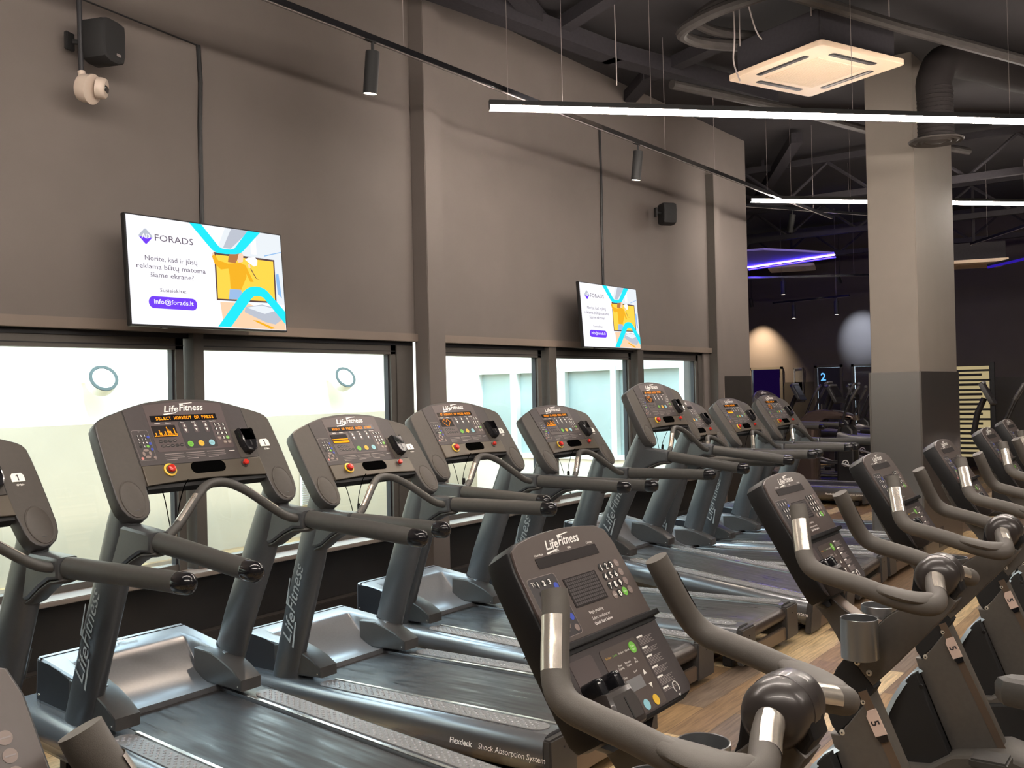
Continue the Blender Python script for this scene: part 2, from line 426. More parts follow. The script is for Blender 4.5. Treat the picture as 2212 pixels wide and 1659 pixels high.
def build_treadmill(name, label, msg, graph, loc, rot, silver=False):
    t = thing(name, label, 'treadmill', loc, rot, 'treadmills in a row along the windows')
    # console
    b = mb_(); b.slab(t_outline(), -.058, 0, 'console', TF, bev=.006, bev0=.004, side='silver' if silver else 'console_side')
    for s in (-1, 1):   # the thick lower backs of the two arms
        b.slab([(s * .312, -.42), (s * .405, -.42), (s * .402, -.46), (s * .385, -.494), (s * .35, -.506), (s * .318, -.488)], -.095, -.05, 'console_side', TF, bev0=.02)
    for s in (-1, 1): b.box((s * .286 - .0012, -.30, .0), (s * .286 + .0012, -.050, .0006), 'black', TF)
    shell = b.build('console_shell', t)
    b = mb_(); b.slab([(-.283, -.300), (.283, -.300), (.283, -.052), (.17, -.022), (0, -.009), (-.17, -.022), (-.283, -.052)], .0002, .0022, 'face', TF, bev=.0008)
    b.slab([(-.188, -.030), (-.19, -.240), (-.185, -.246), (.172, -.246), (.178, -.240), (.187, -.030), (.0, -.016)], .0022, .0030, 'face_light', TF)
    b.slab(rrect(-.055, -.238, .100, -.112, .008), .0030, .0036, 'face_dark', TF)
    ring_line(b, rrect(-.278, -.278, -.205, -.143, .008), .0013, .0030, 'label_grey', TF)
    b.text('TV', -.242, -.153, .010, .0030, 'label_grey', TF, align='CENTER')
    b.slab(rrect(.190, -.300, .283, -.161, .006), .0022, .0040, 'console', TF, bev=.001)
    logo(b, .0, -.064, .20, 'white', TF, .0036)
    for k, (x, s) in enumerate([(-.150, 'Calories'), (-.10, 'Distance'), (-.035, 'Time'), (.020, 'Incline'), (.072, 'Speed'), (.115, 'Heart Rate')]):
        b.text(s, x, -.1185, .0072, .0040, 'white', TF, align='CENTER', bold=.02)
    for x in (-.165, -.065, .035):
        for k in range(4):
            if k in (0, 3): b.box((x, -.258 - k * .0085, .0022), (x + (.05 if k else .088), -.2552 - k * .0085, .0027), 'label_grey', TF)
            else: b.box((x, -.258 - k * .0085, .0022), (x + .088, -.2566 - k * .0085, .0026), 'label_grey', TF)
    b.box((.145, -.263, .0022), (.172, -.260, .0027), 'white', TF)
    fp = b.build('face_panel', t)
    # keys
    b = mb_(); keypad(b, .120, -.133, .021, .0215, .0085, .0042, TF)
    for x, y, m, s in [(.120, -.1975, 'grey_key', 'Clear'), (.162, -.1975, 'green', 'Enter'), (.141, -.219, 'grey_key', 'Cool'), (.163, -.219, 'grey_key', 'Quick')]:
        b.disc(x, y, .0085, .0042, m, TF, 14); b.text(s, x, y - .002, .006, .0046, 'white', TF, align='CENTER')
    b.build('number_keys', t)
    b = mb_(); keypad(b, -.256, -.168, .0155, .016, .0052, .0036, TF)
    for x, y, m in [(-.2115, -.175, 'tv_blue'), (-.2115, -.204, 'tv_blue'), (-.2115, -.230, 'tv_blue'), (-.2255, -.216, 'green'), (-.2565, -.216, 'black'), (-.266, -.268, 'pink_key'), (-.2115, -.268, 'grey_key')]:
        b.disc(x, y, .0062, .0036, m, TF, 12)
    for dx, dy, r1, r2 in [(0, .015, .012, .006), (0, -.015, .012, .006), (-.014, 0, .006, .010), (.014, 0, .006, .010)]:
        b.disc(-.240 + dx, -.248 + dy, r1, .0036, 'grey_key', TF, 14, r2)
    b.build('television_keys', t)
    b = mb_()
    for x in (-.029, .023, .075):
        b.slab(rrect(x - .0105, -.166, x + .0105, -.118, .004), .0036, .0042, 'face_light', TF)
        b.slab([(x - .0055, -.137), (x + .0055, -.137), (x, -.123)], .0042, .0046, 'white', TF)
        b.slab([(x - .0055, -.147), (x + .0055, -.147), (x, -.161)], .0042, .0046, 'white', TF)
    b.build('arrow_keys', t)
    b = mb_()
    for x, m, s in ((-.030, 'green', 'Quick Start'), (.022, 'amber_key', 'Pause'), (.074, 'blue_key', 'Cool Down')):
        b.disc(x, -.2175, .0135, .0048, m, TF, 22, h=.0012)
        for i, q in enumerate(s.split()): b.text(q, x, -.2155 - i * .007 if ' ' in s else -.2195, .0068, .0051, 'face_dark', TF, align='CENTER')
    for i in range(4): b.disc(-.162 + i * .0215, -.199, .0095, .0042, 'black', TF, 12, .0068); b.box((-.168 + i * .0215, -.1998, .0042), (-.156 + i * .0215, -.1982, .0046), 'label_grey', TF)
    for i in range(5): b.disc(-.158 + i * .0215, -.220, .0095, .0042, 'black', TF, 12, .0068); b.box((-.164 + i * .0215, -.2208, .0042), (-.152 + i * .0215, -.2192, .0046), 'label_grey', TF)
    b.build('workout_keys', t)
    t_display(t, *msg_args(msg, graph))
    # lower strip with cut-out
    b = mb_(); b.slab([(-.287, -.388), (-.14, -.381), (0, -.378), (.14, -.381), (.287, -.388), (.284, -.303), (-.284, -.303)], .0002, .008, 'face_tan', TF, bev=.003)
    b.slab(rrect(-.072, -.355, .094, -.304, .024, 6), .0080, .0092, 'void', TF)
    b.box((-.20, -.3055, .008), (.22, -.3035, .0084), 'black', TF)
    b.build('lower_trim', t)
    b = mb_()
    for x in (-.12, 0, .12): b.box((x - .165 if x else -.1, -.400, -.050), (x + .165 if x else .1, -.385, -.004), 'matte_black', TF)
    b.build('tray_underside', t)
    b = mb_(); b.lathe([(.0275, .008), (.0275, .013), (.0215, .0145)], 'yellow', TF @ Matrix.Translation((-.170, -.330, 0)), 24); b.lathe([(.0205, .0145), (.0195, .019)], 'bracket', TF @ Matrix.Translation((-.170, -.330, 0)), 24)
    sb = b.build('stop_button', t)
    b = mb_(); b.lathe([(.0165, .018), (.0165, .022), (.0150, .030), (.011, .0325)], 'red', TF @ Matrix.Translation((-.170, -.330, 0)), 20); b.build('button_cap', sb)
    b = mb_(); b.lathe([(.018, .008), (.017, .011)], 'bracket', TF @ Matrix.Translation((.193, -.329, 0)), 20); b.lathe([(.011, .012), (.0125, .024), (.009, .028)], 'red', TF @ Matrix.Translation((.193, -.329, 0)), 18)
    b.build('red_knob', t)
    for s in (-1, 1):
        m = TF @ Matrix.Translation((s * .362, -.432, 0))
        b = mb_(); b.lathe([(.0505, .0003), (.0495, .003), (.047, .003), (.045, .0012), (.043, .002), (.028, .0045), (.012, .0055)], 'console', m, 32, 1, 1.58); b.build('oval_cap', t)
    # phone cradle
    b = mb_(); b.slab([(.205, -.172), (.216, -.170), (.222, -.225), (.262, -.225), (.266, -.172), (.276, -.175), (.279, -.245), (.268, -.275), (.245, -.287), (.218, -.277), (.205, -.24)], .004, .040, 'black_gloss', TF, bev=.008)
    b.box((.238, -.262, .040), (.244, -.235, .0406), 'black', TF); b.build('phone_holder', t)
    b = mb_(); b.slab([(.318, -.252), (.368, -.252), (.368, -.226), (.360, -.216), (.326, -.216), (.318, -.226)], .0002, .003, 'white', TF, bev=.001)
    b.slab([(.3415, -.247), (.3455, -.247), (.3455, -.222), (.3425, -.222), (.3365, -.2275), (.3385, -.230), (.3415, -.2275)], .003, .0034, 'face_dark', TF); b.text('GYM+', .345, -.268, .011, .0006, 'white', TF, align='CENTER', bold=.03)
    b.build('number_plate', t)
    # uprights
    for s in (-1, 1):
        b = mb_(); b.tube([(s * .345, -.120, .225), (s * .348, -.235, .56), (s * .355, -.350, .86), (s * .362, -.430, 1.08), (s * .362, -.455, 1.17)], [(.050, .088)] * 3 + [(.048, .082), (.042, .070)], 'paint_steel', seg=28, up=(0, 1, 0))
        up = b.build('upright_post', t)
        b = mb_(); a = V((s * .345, -.120, .225)); d = (V((s * .348, -.235, .56)) - a).normalized()
        py_ = V((0, 1, 0)) - d * d.y; py_.normalize(); vs = []
        for hh in (.078, .185):
            for k in range(15):
                q = -1.45 + 2.9 * k / 14; vs.append(a + d * hh + V((-s, 0, 0)) * (.0520 * math.cos(q)) + py_ * (.0900 * math.sin(q)))
        b.raw(vs, [(k, k + 1, 16 + k, 15 + k) for k in range(14)], 'frame_dark')
        b.lathe([(.006, 0), (.006, .0015)], 'void', frame_m(a + d * .14 + V((-s * .0515, .02, 0)), (0, 1, 0), (0, 0, 1), (-1, 0, 0)), 10)
        b.build('collar', up)
        b = mb_(); m = frame_m(V((s * .345, -.120, .225)) + d * .18 + V((s * .0525, 0, 0)), d, V((0, -s * d.z, s * d.y)), (s, 0, 0))
        logo(b, .26, -.03, .42, 'post_text', m, .0008, .004); b.build('lettering', up)
    # handrails
    for s in (-1, 1):
        b = mb_(); m = frame_m((s * .362, 0, 0), (0, 1, 0), (0, 0, 1), (1, 0, 0))
        b.slab([(-.665, 1.012), (-.60, 1.004), (-.54, .972), (-.47, .925), (-.395, .905), (-.385, .93), (-.385, 1.02), (-.385, 1.085), (-.41, 1.094), (-.50, 1.094), (-.62, 1.091), (-.665, 1.088)], -.040, .040, 'paint_steel', m, bev=.014, bev0=.014)
        hc = b.build('handrail_bracket', t)
        b = mb_(); b.tube([(s * .362, -.655, 1.006), (s * .362, -.60, .996), (s * .362, -.54, .966), (s * .362, -.47, .920), (s * .362, -.40, .896)], [(.036, .012)] * 5, 'rubber', seg=14, up=(0, 0, 1), dome=True); b.build('underside_pad', hc)
        b = mb_(); b.tube([(s * .362, -.668, 1.050), (s * .376, -.86, 1.048), (s * .393, -1.05, 1.045), (s * .404, -1.225, 1.042)], [(.034, .0385), (.033, .037), (.032, .036), (.032, .036)], 'rubber', seg=20, up=(0, 0, 1))
        g = b.build('hand_grip', t)
        b = mb_(); b.tube([(s * .404, -1.222, 1.042), (s * .4065, -1.262, 1.042)], [(.0335, .0375), (.032, .036)], 'black_gloss', seg=20, up=(0, 0, 1), dome=True); b.build('end_cap', g)
    R = [(.368, -.640, 1.052), (.33, -.625, 1.052), (.285, -.612, 1.064), (.235, -.598, 1.094), (.18, -.575, 1.136), (.12, -.548, 1.182), (.06, -.520, 1.214), (0, -.510, 1.224)]
    P = R + [(-a, y, z) for a, y, z in reversed(R[:-1])]
    b = mb_(); b.tube(smooth_path(P, 4), .0185, 'rubber', seg=16); hb = b.build('heart_rate_bar', t)
    for s in (-1, 1):
        q = smooth_path([(s * .235, -.598, 1.094), (s * .18, -.575, 1.136), (s * .12, -.548, 1.182)], 4)
        b = mb_(); b.tube([(x, y - .003, z + .002) for x, y, z in q], .0180, 'chrome', seg=16) if False else b.shell([(x, y, z) for x, y, z in q], .0192, (s, -.35, -.05), .75, 'plate_metal'); b.build('pulse_sensor', hb)
    # safety cord
    b = mb_(); b.tube(smooth_path([(-.170, -.56, 1.255), (-.172, -.535, 1.22), (-.170, -.50, 1.13), (-.166, -.49, 1.05), (-.160, -.49, .99), (-.150, -.50, .955), (-.170, -.49, .975), (-.195, -.49, 1.05), (-.205, -.46, 1.17), (-.205, -.43, 1.215)], 5), .0021, 'void', seg=5)
    cd = b.build('safety_cord', t)
    b = mb_(); b.box((-.172, -.500, 1.045), (-.150, -.488, 1.105), 'machine_dark', bev=.003); b.box((-.186, -.498, 1.020), (-.170, -.490, 1.070), 'chrome', Matrix.Translation((0, 0, 0)), bev=.002); b.build('cord_clip', cd)
    # motor cover
    def prof(x):
        f = abs(x) / .36; return f
    b = mb_(); nx = 20; ys = [.212, .205, .17, .12, .085, .065, .04, .01, -.03, -.07, -.11, -.15, -.18, -.215]
    vs = []; fs = []
    def hgt(x, y):
        ax = abs(x)
        side = .440 - .020 * max(0, (.20 - y)) / .2 if y > -.02 else .418 - .10 * (-.02 - y)
        scoop = .262 + .163 * max(0, min(1, (y + .175) / .245)) ** 1.75
        if y > .10: return min(side, .447)
        k = 1 / (1 + math.exp(-(.272 - ax) / .0025))
        return side * (1 - k) + min(side, scoop) * k
    xs = sorted(set([-.352, -.345, -.32, -.30, -.283, -.278, -.275, -.272, -.269, -.266, -.261, -.2, -.1, 0, .1, .2, .261, .266, .269, .272, .275, .278, .283, .30, .32, .345, .352]))
    for y in ys:
        for x in xs:
            z = hgt(x, y)
            if abs(x) > .35: z -= .008
            if y > .21: z -= .008
            vs.append((x, y, z))
    n = len(xs)
    for j in range(len(ys) - 1):
        for i in range(n - 1): fs.append((j * n + i, (j + 1) * n + i, (j + 1) * n + i + 1, j * n + i + 1))
    base = len(vs)
    for y in ys:
        for x in (-.352, .352): vs.append((x, y, .235))
    for j in range(len(ys) - 1):
        fs.append((j * n, base + 2 * j, base + 2 * j + 2, (j + 1) * n)); fs.append((j * n + n - 1, (j + 1) * n + n - 1, base + 2 * j + 3, base + 2 * j + 1))
    f0 = len(vs)
    for x in xs: vs.append((x, .212, .235))
    for i in range(n - 1): fs.append((i, i + 1, f0 + i + 1, f0 + i))
    f1 = len(vs)
    for x in xs: vs.append((x, -.215, .235))
    kk = (len(ys) - 1) * n
    for i in range(n - 1): fs.append((kk + i, f1 + i, f1 + i + 1, kk + i + 1))
    b.raw(vs, fs, 'cover'); b.box((-.354, .178, .25), (.354, .180, .4405), 'frame_dark')
    cv = b.build('motor_cover', t, sharp=33)
    for s in (-1, 1):
        b = mb_()
        m = frame_m((s * .3535, 0, 0), (0, 1, 0), (0, 0, 1), (1, 0, 0))
        b.slab([(-.14, .262), (.20, .262), (.20, .425), (.12, .428), (.02, .416), (-.05, .395), (-.10, .355), (-.14, .30)], -.002, .002, 'frame_dark', m)
        b.lathe([(.006, 0), (.005, .003)], 'chrome', frame_m((s * .356, .185, .285), (0, 1, 0), (0, 0, 1), (s, 0, 0)), 10)
        b.build('side_plate', cv)
    b = mb_(); logo(b, 0, 0, .17, 'white', frame_m((.0, .13, .4475 - .003), (1, 0, 0), (0, 1, -.05), (0, .05, 1)), 0.001); b.build('lettering', cv)
    # foot brackets at the uprights
    for s in (-1, 1):
        m = frame_m((s * .298, 0, 0), (0, 1, 0), (0, 0, 1), (1, 0, 0))
        b = mb_(); b.slab([(-.392, .272), (-.16, .262), (-.05, .262), (-.05, .40), (-.17, .405), (-.24, .388), (-.32, .360), (-.392, .322)], -.062, .050, 'bracket', m, bev=.008, bev0=.008)
        b.lathe([(.0045, 0), (.004, .003)], 'chrome', frame_m((s * .298 - .062, -.372, .29), (0, 1, 0), (0, 0, 1), (-1, 0, 0)), 8)
        b.build('post_foot', t)
    # deck
    for s in (-1, 1):
        pr = [(.262, .232), (.266, .246), (.30, .250), (.385, .250), (.412, .243), (.430, .225), (.438, .195), (.436, .155), (.420, .115), (.385, .078), (.33, .055), (.28, .050), (.262, .06)]
        b = mb_(); m = frame_m((0, -1.762, 0), (s, 0, 0), (0, 0, 1), (0, -s * 1.0, 0) if False else V((s, 0, 0)).cross(V((0, 0, 1))))
        # extrude along -w so it always runs forward
        L = 2.075
        if s > 0: b.slab(pr, -L, 0, 'deck_side', m, bev=0, bev0=.012)
        else: b.slab(pr, 0, L, 'deck_side', m, bev=.012)
        sd = b.build('side_rail', t)
        if s < 0:
            b = mb_(); m = frame_m((-.4395, -1.30, .146), (0, -1, 0), V((.22, 0, .97)).normalized(), (-.98, 0, .2))
            b.text('Flexdeck', -.02, .0, .034, .002, 'white', m, bold=.02); b.text('Shock Absorption System', .135, 0, .034, .002, 'white', m, width=.34); b.build('lettering', sd)
        b = mb_(); b.box((s * .263, -1.74, .2485), (s * .279, -.40, .2525), 'chrome', bev=.001); b.build('metal_edge', sd)
        b = mb_(); po = []
        for i in range(9): q = math.radians(180 * i / 8); po.append((.342 + .048 * math.cos(q), -.44 + .05 * math.sin(q)))
        for i in range(9): q = math.radians(180 + 180 * i / 8); po.append((.342 + .048 * math.cos(q), -1.675 + .05 * math.sin(q)))
        po = [(s * a, c) for a, c in po]; b.slab(po, .2495, .2535, 'strip_rubber', bev=.001); ps = b.build('foot_strip', t)
        b = mb_(); k = 0; y = -.425
        while y > -1.69:
            for c in range(3 if k % 2 == 0 else 2):
                x = .342 + (c - (1 if k % 2 == 0 else .5)) * .030
                vs = []; fs = []
                for rr, h in ((.0078, 0), (.0062, .0028), (.0025, .0040)):
                    vs += [(s * x + rr * math.cos(q * PI / 4), y + rr * math.sin(q * PI / 4), .2535 + h) for q in range(8)]
                for a in range(2): fs += [(a * 8 + q, a * 8 + (q + 1) % 8, a * 8 + 8 + (q + 1) % 8, a * 8 + 8 + q) for q in range(8)]
                fs.append(tuple(range(16, 24))); b.raw(vs, fs, 'stud')
            y -= .0185; k += 1
        o = b.build('grip_studs', ps, sharp=80); o['kind'] = 'stuff'
        b = mb_(); b.box((s * .245, -1.80, .035), (s * .437, -1.760, .238), 'bracket', bev=.008)
        b.lathe([(.004, 0), (.004, .002)], 'black', frame_m((s * .34, -1.8015, .19), (1, 0, 0), (0, 0, 1), (0, -1, 0)), 8); b.build('rear_cap', t)
    b = mb_()
    prof_ = [(-.165, .225), (-.18, .238), (-.6, .239), (-1.2, .239), (-1.725, .239), (-1.752, .232), (-1.772, .214), (-1.776, .194), (-1.766, .172), (-1.74, .158), (-1.70, .155), (-.2, .155)]
    vs = []
    for y, z in prof_: vs += [(-.250, y, z), (.250, y, z)]
    b.raw(vs, [(2 * i, 2 * i + 1, 2 * i + 3, 2 * i + 2) for i in range(len(prof_) - 1)], 'belt'); b.build('running_belt', t, sharp=60)
    b = mb_(); b.box((-.262, -1.735, .16), (.262, -.16, .225), 'matte_black'); b.box((-.262, -.30, .225), (.262, -.160, .2345), 'matte_black'); b.build('deck_board', t)
    b = mb_(); b.tube([(-.246, -1.752, .190), (.246, -1.752, .190)], .040, 'roller', seg=24); b.build('rear_roller', t)
    b = mb_(); b.box((-.262, -1.79, .040), (.262, -1.765, .118), 'bike_rib', bev=.004); b.build('rear_crossbar', t)
    inc = max(0, rot[0])
    for s in (-1, 1):
        b = mb_()
        if inc < .03: b.box((s * .30 - .03, .05, .002), (s * .30 + .03, .15, .06), 'black', bev=.006)
        else: b.box((s * .30 - .02, .02, -math.tan(inc) * 1.52), (s * .30 + .02, .08, .06), 'black', bev=.006)
        b.build('levelling_foot', t)
        b = mb_(); b.box((s * .34 - .03, -1.70, .004 + (math.tan(inc) * .2 if inc else 0)), (s * .34 + .03, -1.64, .06), 'black', bev=.006); b.build('levelling_foot', t)
    b = mb_(); b.box((-.30, .18, .08), (.30, .29, .24), 'frame_dark', bev=.01); b.build('front_crossbar', t)
    return t
def msg_args(msg, graph): return (msg, graph)
TREAD = [
 # x, y(upright), z-rotation, incline, label, message, graph
 (1.479, 3.948, .0247, 0, 'nearest treadmill, cut off by the left edge, only its right rail and arm showing', 'OR PRESS QUICK START', 'bars'),
 (2.527, 3.935, -.0073, .066, 'treadmill with SELECT WORKOUT OR PRESS and a bar graph lit, under the larger television', 'SELECT WORKOUT OR PRESS', 'bars'),
 (3.677, 4.002, -.0119, -.018, 'treadmill with two orange lines on its graph screen, between large television and wall pillar', 'RKOUT OR PRESS QUICK START', 'lines'),
 (4.686, 4.184, -.0186, .017, 'treadmill with a lit heart graph, directly in front of the wall pillar', 'CT WORKOUT OR PRESS QUICK', 'heart'),
 (5.691, 4.074, .0005, -.019, 'treadmill with a bar graph lit, first one right of the wall pillar, under small television', 'ORKOUT OR PRESS QUICK START', 'bars'),
 (6.744, 4.053, -.0113, .103, 'steeply inclined treadmill with the highest console and a lit heart graph', 'OR PRESS QUICK START', 'heart'),
 (7.661, 4.066, .0494, -.024, 'treadmill mostly hidden directly behind the highest inclined console', 'QUICK START', 'lines'),
 (8.725, 4.096, -.002, -.029, 'dark treadmill with an orange bar on its graph, third console from the column', 'OR PRESS QUICK ST', 'lines'),
 (9.665, 4.088, -.0012, -.018, 'dark treadmill whose right handrail reaches across the grey column', 'T PRESS QUICK ST', 'heart'),
]
def place_tread(x, y, rz, inc, label, msg, graph, silver=False):
    # rear pivot is 1.5 m behind the upright line
    px = x + 1.5 * math.sin(rz); py = y - 1.5 * math.cos(rz)
    return build_treadmill('treadmill', label, msg, graph, (px, py, 0), (inc, 0, rz), silver)
for r in TREAD: place_tread(r[0], r[1], r[2], r[3], r[4], r[5], r[6])
place_tread(13.5, 5.72, 0, 0, 'silver-rimmed treadmill standing apart behind the last console of the row', '', 'none', True)
# ------------------------------------------------------------------ exercise bike (rider faces +Y)
BS = Matrix(((1.1, 0, 0, 0), (0, 1.1, 0, 0), (0, 0, 1.1, -.1633), (0, 0, 0, 1)))
def bb_(): return MB(BS)
_dn = V((0, -.159, -.259)).normalized()
BFm = frame_m((0, -.038, 1.39), (1, 0, 0), -_dn, (0, _dn.z, -_dn.y))
def bike_frame_plane(x): return frame_m((x, 0, 0), (0, 1, 0), (0, 0, 1), (1, 0, 0))
def build_bike(label, loc, rz):
    t = thing('exercise_bike', label, 'exercise bike', loc, (0, 0, rz), 'upright exercise bikes in a row')
    arch = [(-.149, -.032), (-.141, -.002), (-.118, .009), (-.076, .015), (-.03, .0185), (0, .019), (.03, .0185), (.076, .015), (.118, .009), (.141, -.002), (.149, -.030)]
    O = arch + [(.152, -.10), (.154, -.16), (.155, -.25), (.153, -.290), (.143, -.304), (.12, -.3085), (-.12, -.3085), (-.143, -.304), (-.153, -.290), (-.155, -.25), (-.154, -.16), (-.152, -.10)]
    b = bb_(); b.slab([(a * 1.0, c) for a, c in O], -.052, -.003, 'bike_shell', BFm, bev=.004, bev0=.006)
    b.slab([(-.10, -.20), (.10, -.20), (.10, -.30), (.06, -.325), (-.06, -.325), (-.10, -.30)], -.068, -.05, 'bike_shell', BFm, bev0=.01)
    b.box((-.151, -.150, -.0545), (.151, -.148, -.0035), 'black', BFm)
    b.build('console_shell', t)
    b = bb_(); b.slab([(a * .965, c * .97 - .002) for a, c in arch] + [(.147, -.10), (.147, -.159), (-.147, -.159), (-.147, -.10)], -.003, .0016, 'bike_face', BFm, bev=.001)
    logo(b, 0, -.014, .104, 'white', BFm, .0026)
    for x, y, s in [(-.089, -.0205, 'Heart Rate'), (-.038, -.0205, 'Distance'), (.005, -.0205, 'RPM'), (.062, -.0205, 'Calories')]: b.text(s, x, y, .0052, .0021, 'white', BFm, bold=.01)
    ring_line(b, rrect(-.137, -.152, -.062, -.051, .006), .0008, .0019, 'label_grey', BFm)
    b.slab(rrect(-.136, -.151, -.063, -.052, .006), .0016, .00175, 'face_dark', BFm)
    b.text('TV', -.130, -.0645, .0105, .0021, 'white', BFm)
    for i, s in enumerate(('Begin pedaling', 'Select workout or', 'Quick Start below')): b.text(s, -.024, -.130 - i * .0085 - (.002 if i else 0), .0072, .0021, 'white', BFm, bold=.015 if i == 2 else 0)
    fp = b.build('upper_panel', t)
    b = bb_(); b.slab(rrect(-.092, -.041, .085, -.0235, .001, 1), .0016, .0024, 'display', BFm); b.build('message_display', t)
    b = bb_(); b.slab(rrect(-.050, -.115, .046, -.066, .001, 1), .0016, .0024, 'display', BFm)
    for i in range(16):
        for j in range(8): b.box((-.046 + i * .0056, -.112 + j * .0057, .0024), (-.0415 + i * .0056, -.1078 + j * .0057, .00255), 'face', BFm)
    b.build('graph_display', t)
    b = bb_(); keypad(b, .0675, -.0655, .0162, .0165, .0072, .0024, BFm, .0072)
    for k in range(4): b.disc(.118, -.0655 - k * .0165, .0068, .0022, 'grey_key', BFm, 14); b.box((.113, -.0662 - k * .0165, .0022), (.123, -.0648 - k * .0165, .0024), 'label_grey', BFm)
    b.disc(.068, -.115, .0068, .0022, 'grey_key', BFm, 14); b.disc(.1005, -.115, .0075, .0024, 'green', BFm, 16)
    b.text('Clear', .068, -.1165, .0045, .0026, 'white', BFm, align='CENTER'); b.text('Enter', .1005, -.1165, .0045, .0028, 'white', BFm, align='CENTER')
    b.build('number_keys', t)
    b = bb_(); keypad(b, -.115, -.0625, .0155, .0172, .0062, .0022, BFm)
    for x, y, m in [(-.0715, -.072, 'tv_blue'), (-.0715, -.104, 'tv_blue'), (-.0715, -.124, 'tv_blue'), (-.0845, -.114, 'green'), (-.0715, -.142, 'grey_key'), (-.125, -.142, 'pink_key')]: b.disc(x, y, .0058, .0022, m, BFm, 12)
    for dx, dy in ((0, .0085), (0, -.0085), (-.010, 0), (.010, 0)): b.disc(-.099 + dx, -.132 + dy, .0055 if dx else .0075, .0022, 'grey_key', BFm, 10, .0075 if dx else .0055)
    b.build('television_keys', t)
    b = bb_(); b.slab([(-.147, -.1765), (.147, -.1765), (.150, -.29), (.141, -.3015), (-.141, -.3015), (-.150, -.29)], -.003, .0004, 'face', BFm, bev=.001)
    b.slab(rrect(-.050, -.298, .060, -.188, .005), .0004, .0012, 'bike_face', BFm)
    b.slab(rrect(-.133, -.262, -.070, -.186, .006), .0004, .0010, 'label_grey' if False else 'face_light', BFm)
    y = -.190
    for n in (5, 3, 5, 4, 5, 1):
        b.box((.067, y - .003, .0004), (.085, y, .0008), 'white', BFm); y -= .0040
        for i in range(n + 1): b.box((.067, y - .0009, .0004), (.114 - (i * 7 % 5) * .003, y, .0007), 'label_grey', BFm); y -= .0021
        y -= .0022
    for i, (s, m) in enumerate((('Fat Burn', 'amber_key'), ('Cardio', 'green'), ('Random', 'white'), ('Manual', 'white'))): b.text(s, -.034 + i * .019, -.204, .0048, .0016, m, BFm, align='CENTER')
    for i, s in enumerate(('Zone Training', 'Personal Trainer', 'Fit Plan')):
        for k, q in enumerate(s.split()): b.text(q, -.015 + i * .024, -.221 - k * .005, .0050, .0016, 'white', BFm, align='CENTER')
    b.text('Time', -.022, -.241, .0050, .0016, 'white', BFm); b.text('Level', .012, -.238, .0050, .0016, 'white', BFm)
    for a, c in ((-.247, 1), (-.262, -1)): b.slab([(.035, a), (.044, a), (.0395, a + c * .008)], .0012, .0018, 'white', BFm)
    q = [(.104 + .008 * math.cos(math.radians(a)), -.286 + .009 * math.sin(math.radians(a))) for a in range(-50, 231, 28)]
    b.tube([BFm @ V((x, y, .0012)) for x, y in q], .0009, 'white', seg=5); b.slab([(.100, -.2975), (.108, -.2975), (.104, -.3015)], .0004, .001, 'white', BFm)
    b.build('lower_panel', t)
    b = bb_(); b.slab(rrect(-.021, -.263, .026, -.244, .001, 1), .0012, .0018, 'stud', BFm)
    b.disc(.041, -.202, .0095, .0022, 'green', BFm, 20, .0095); b.text('Quick', .041, -.2015, .0045, .0025, 'white', BFm, align='CENTER'); b.text('Start', .041, -.2065, .0045, .0025, 'white', BFm, align='CENTER')
    for x, m in ((-.026, 'amber_key'), (.003, 'blue_key'), (.033, 'yellow')): b.disc(x, -.288, .0085, .0020, m, BFm, 18)
    b.build('workout_keys', t)
    b = bb_(); b.slab([(-.150, -.160), (.153, -.160), (.1535, -.170), (-.1505, -.170)], -.003, .012, 'bike_shell', BFm, bev=.002); b.box((-.148, -.176, -.003), (.150, -.170, .0006), 'black', BFm)
    b.build('reading_ledge', t)
    b = bb_()
    for x in (-.125, -.078): b.slab(rrect(x - .010, -.262, x + .010, -.222, .009), .0008, .034, 'black_gloss', BFm, bev=.006)
    b.slab([(-.137, -.305), (-.064, -.305), (-.060, -.275), (-.066, -.246), (-.137, -.246), (-.141, -.275)], .0008, .040, 'hub', BFm, bev=.010); b.box((-.1015, -.295, .040), (-.0985, -.262, .0406), 'black', BFm)
    b.build('phone_holder', t)
    # handlebar
    for s in (-1, 1):
        P = [(.156, -.130, 1.342, .0200), (.166, -.139, 1.315, .0205), (.190, -.152, 1.268, .0205), (.210, -.166, 1.230, .0208), (.220, -.190, 1.206, .021), (.221, -.235, 1.193, .021), (.219, -.290, 1.180, .0212),
             (.216, -.350, 1.162, .0215), (.206, -.400, 1.149, .022), (.190, -.430, 1.144, .022), (.166, -.440, 1.148, .0215), (.135, -.433, 1.158, .021), (.095, -.420, 1.170, .0205), (.050, -.410, 1.181, .0205)]
        q = smooth_path([(s * a, y, z, r) for a, y, z, r in P], 4)
        b = bb_(); b.tube([p[:3] for p in q], [p[3] for p in q], 'bike_bar', seg=18); hb = b.build('handlebar', t)
        b = bb_()
        pts = [p[:3] for p in smooth_path([(s * .217, -.325, 1.177), (s * .210, -.365, 1.168), (s * .197, -.402, 1.160), (s * .175, -.428, 1.158)], 5)]
        n = len(pts); b.tube(pts, [(.016 + .020 * math.sin(PI * (i + .6) / (n + .2)), .0125) for i in range(n)], 'bike_bar', seg=18, up=(0, 0, 1), dome=True); b.build('elbow_pad', hb)
        b = bb_(); b.shell([p[:3] for p in smooth_path([(s * .170, -.1412, 1.308), (s * .1805, -.1472, 1.286), (s * .190, -.1525, 1.268), (s * .2035, -.161, 1.241)], 4)], .0216, (s * 1.0, -.20, .05), .85, 'plate_metal'); b.build('pulse_sensor', hb)
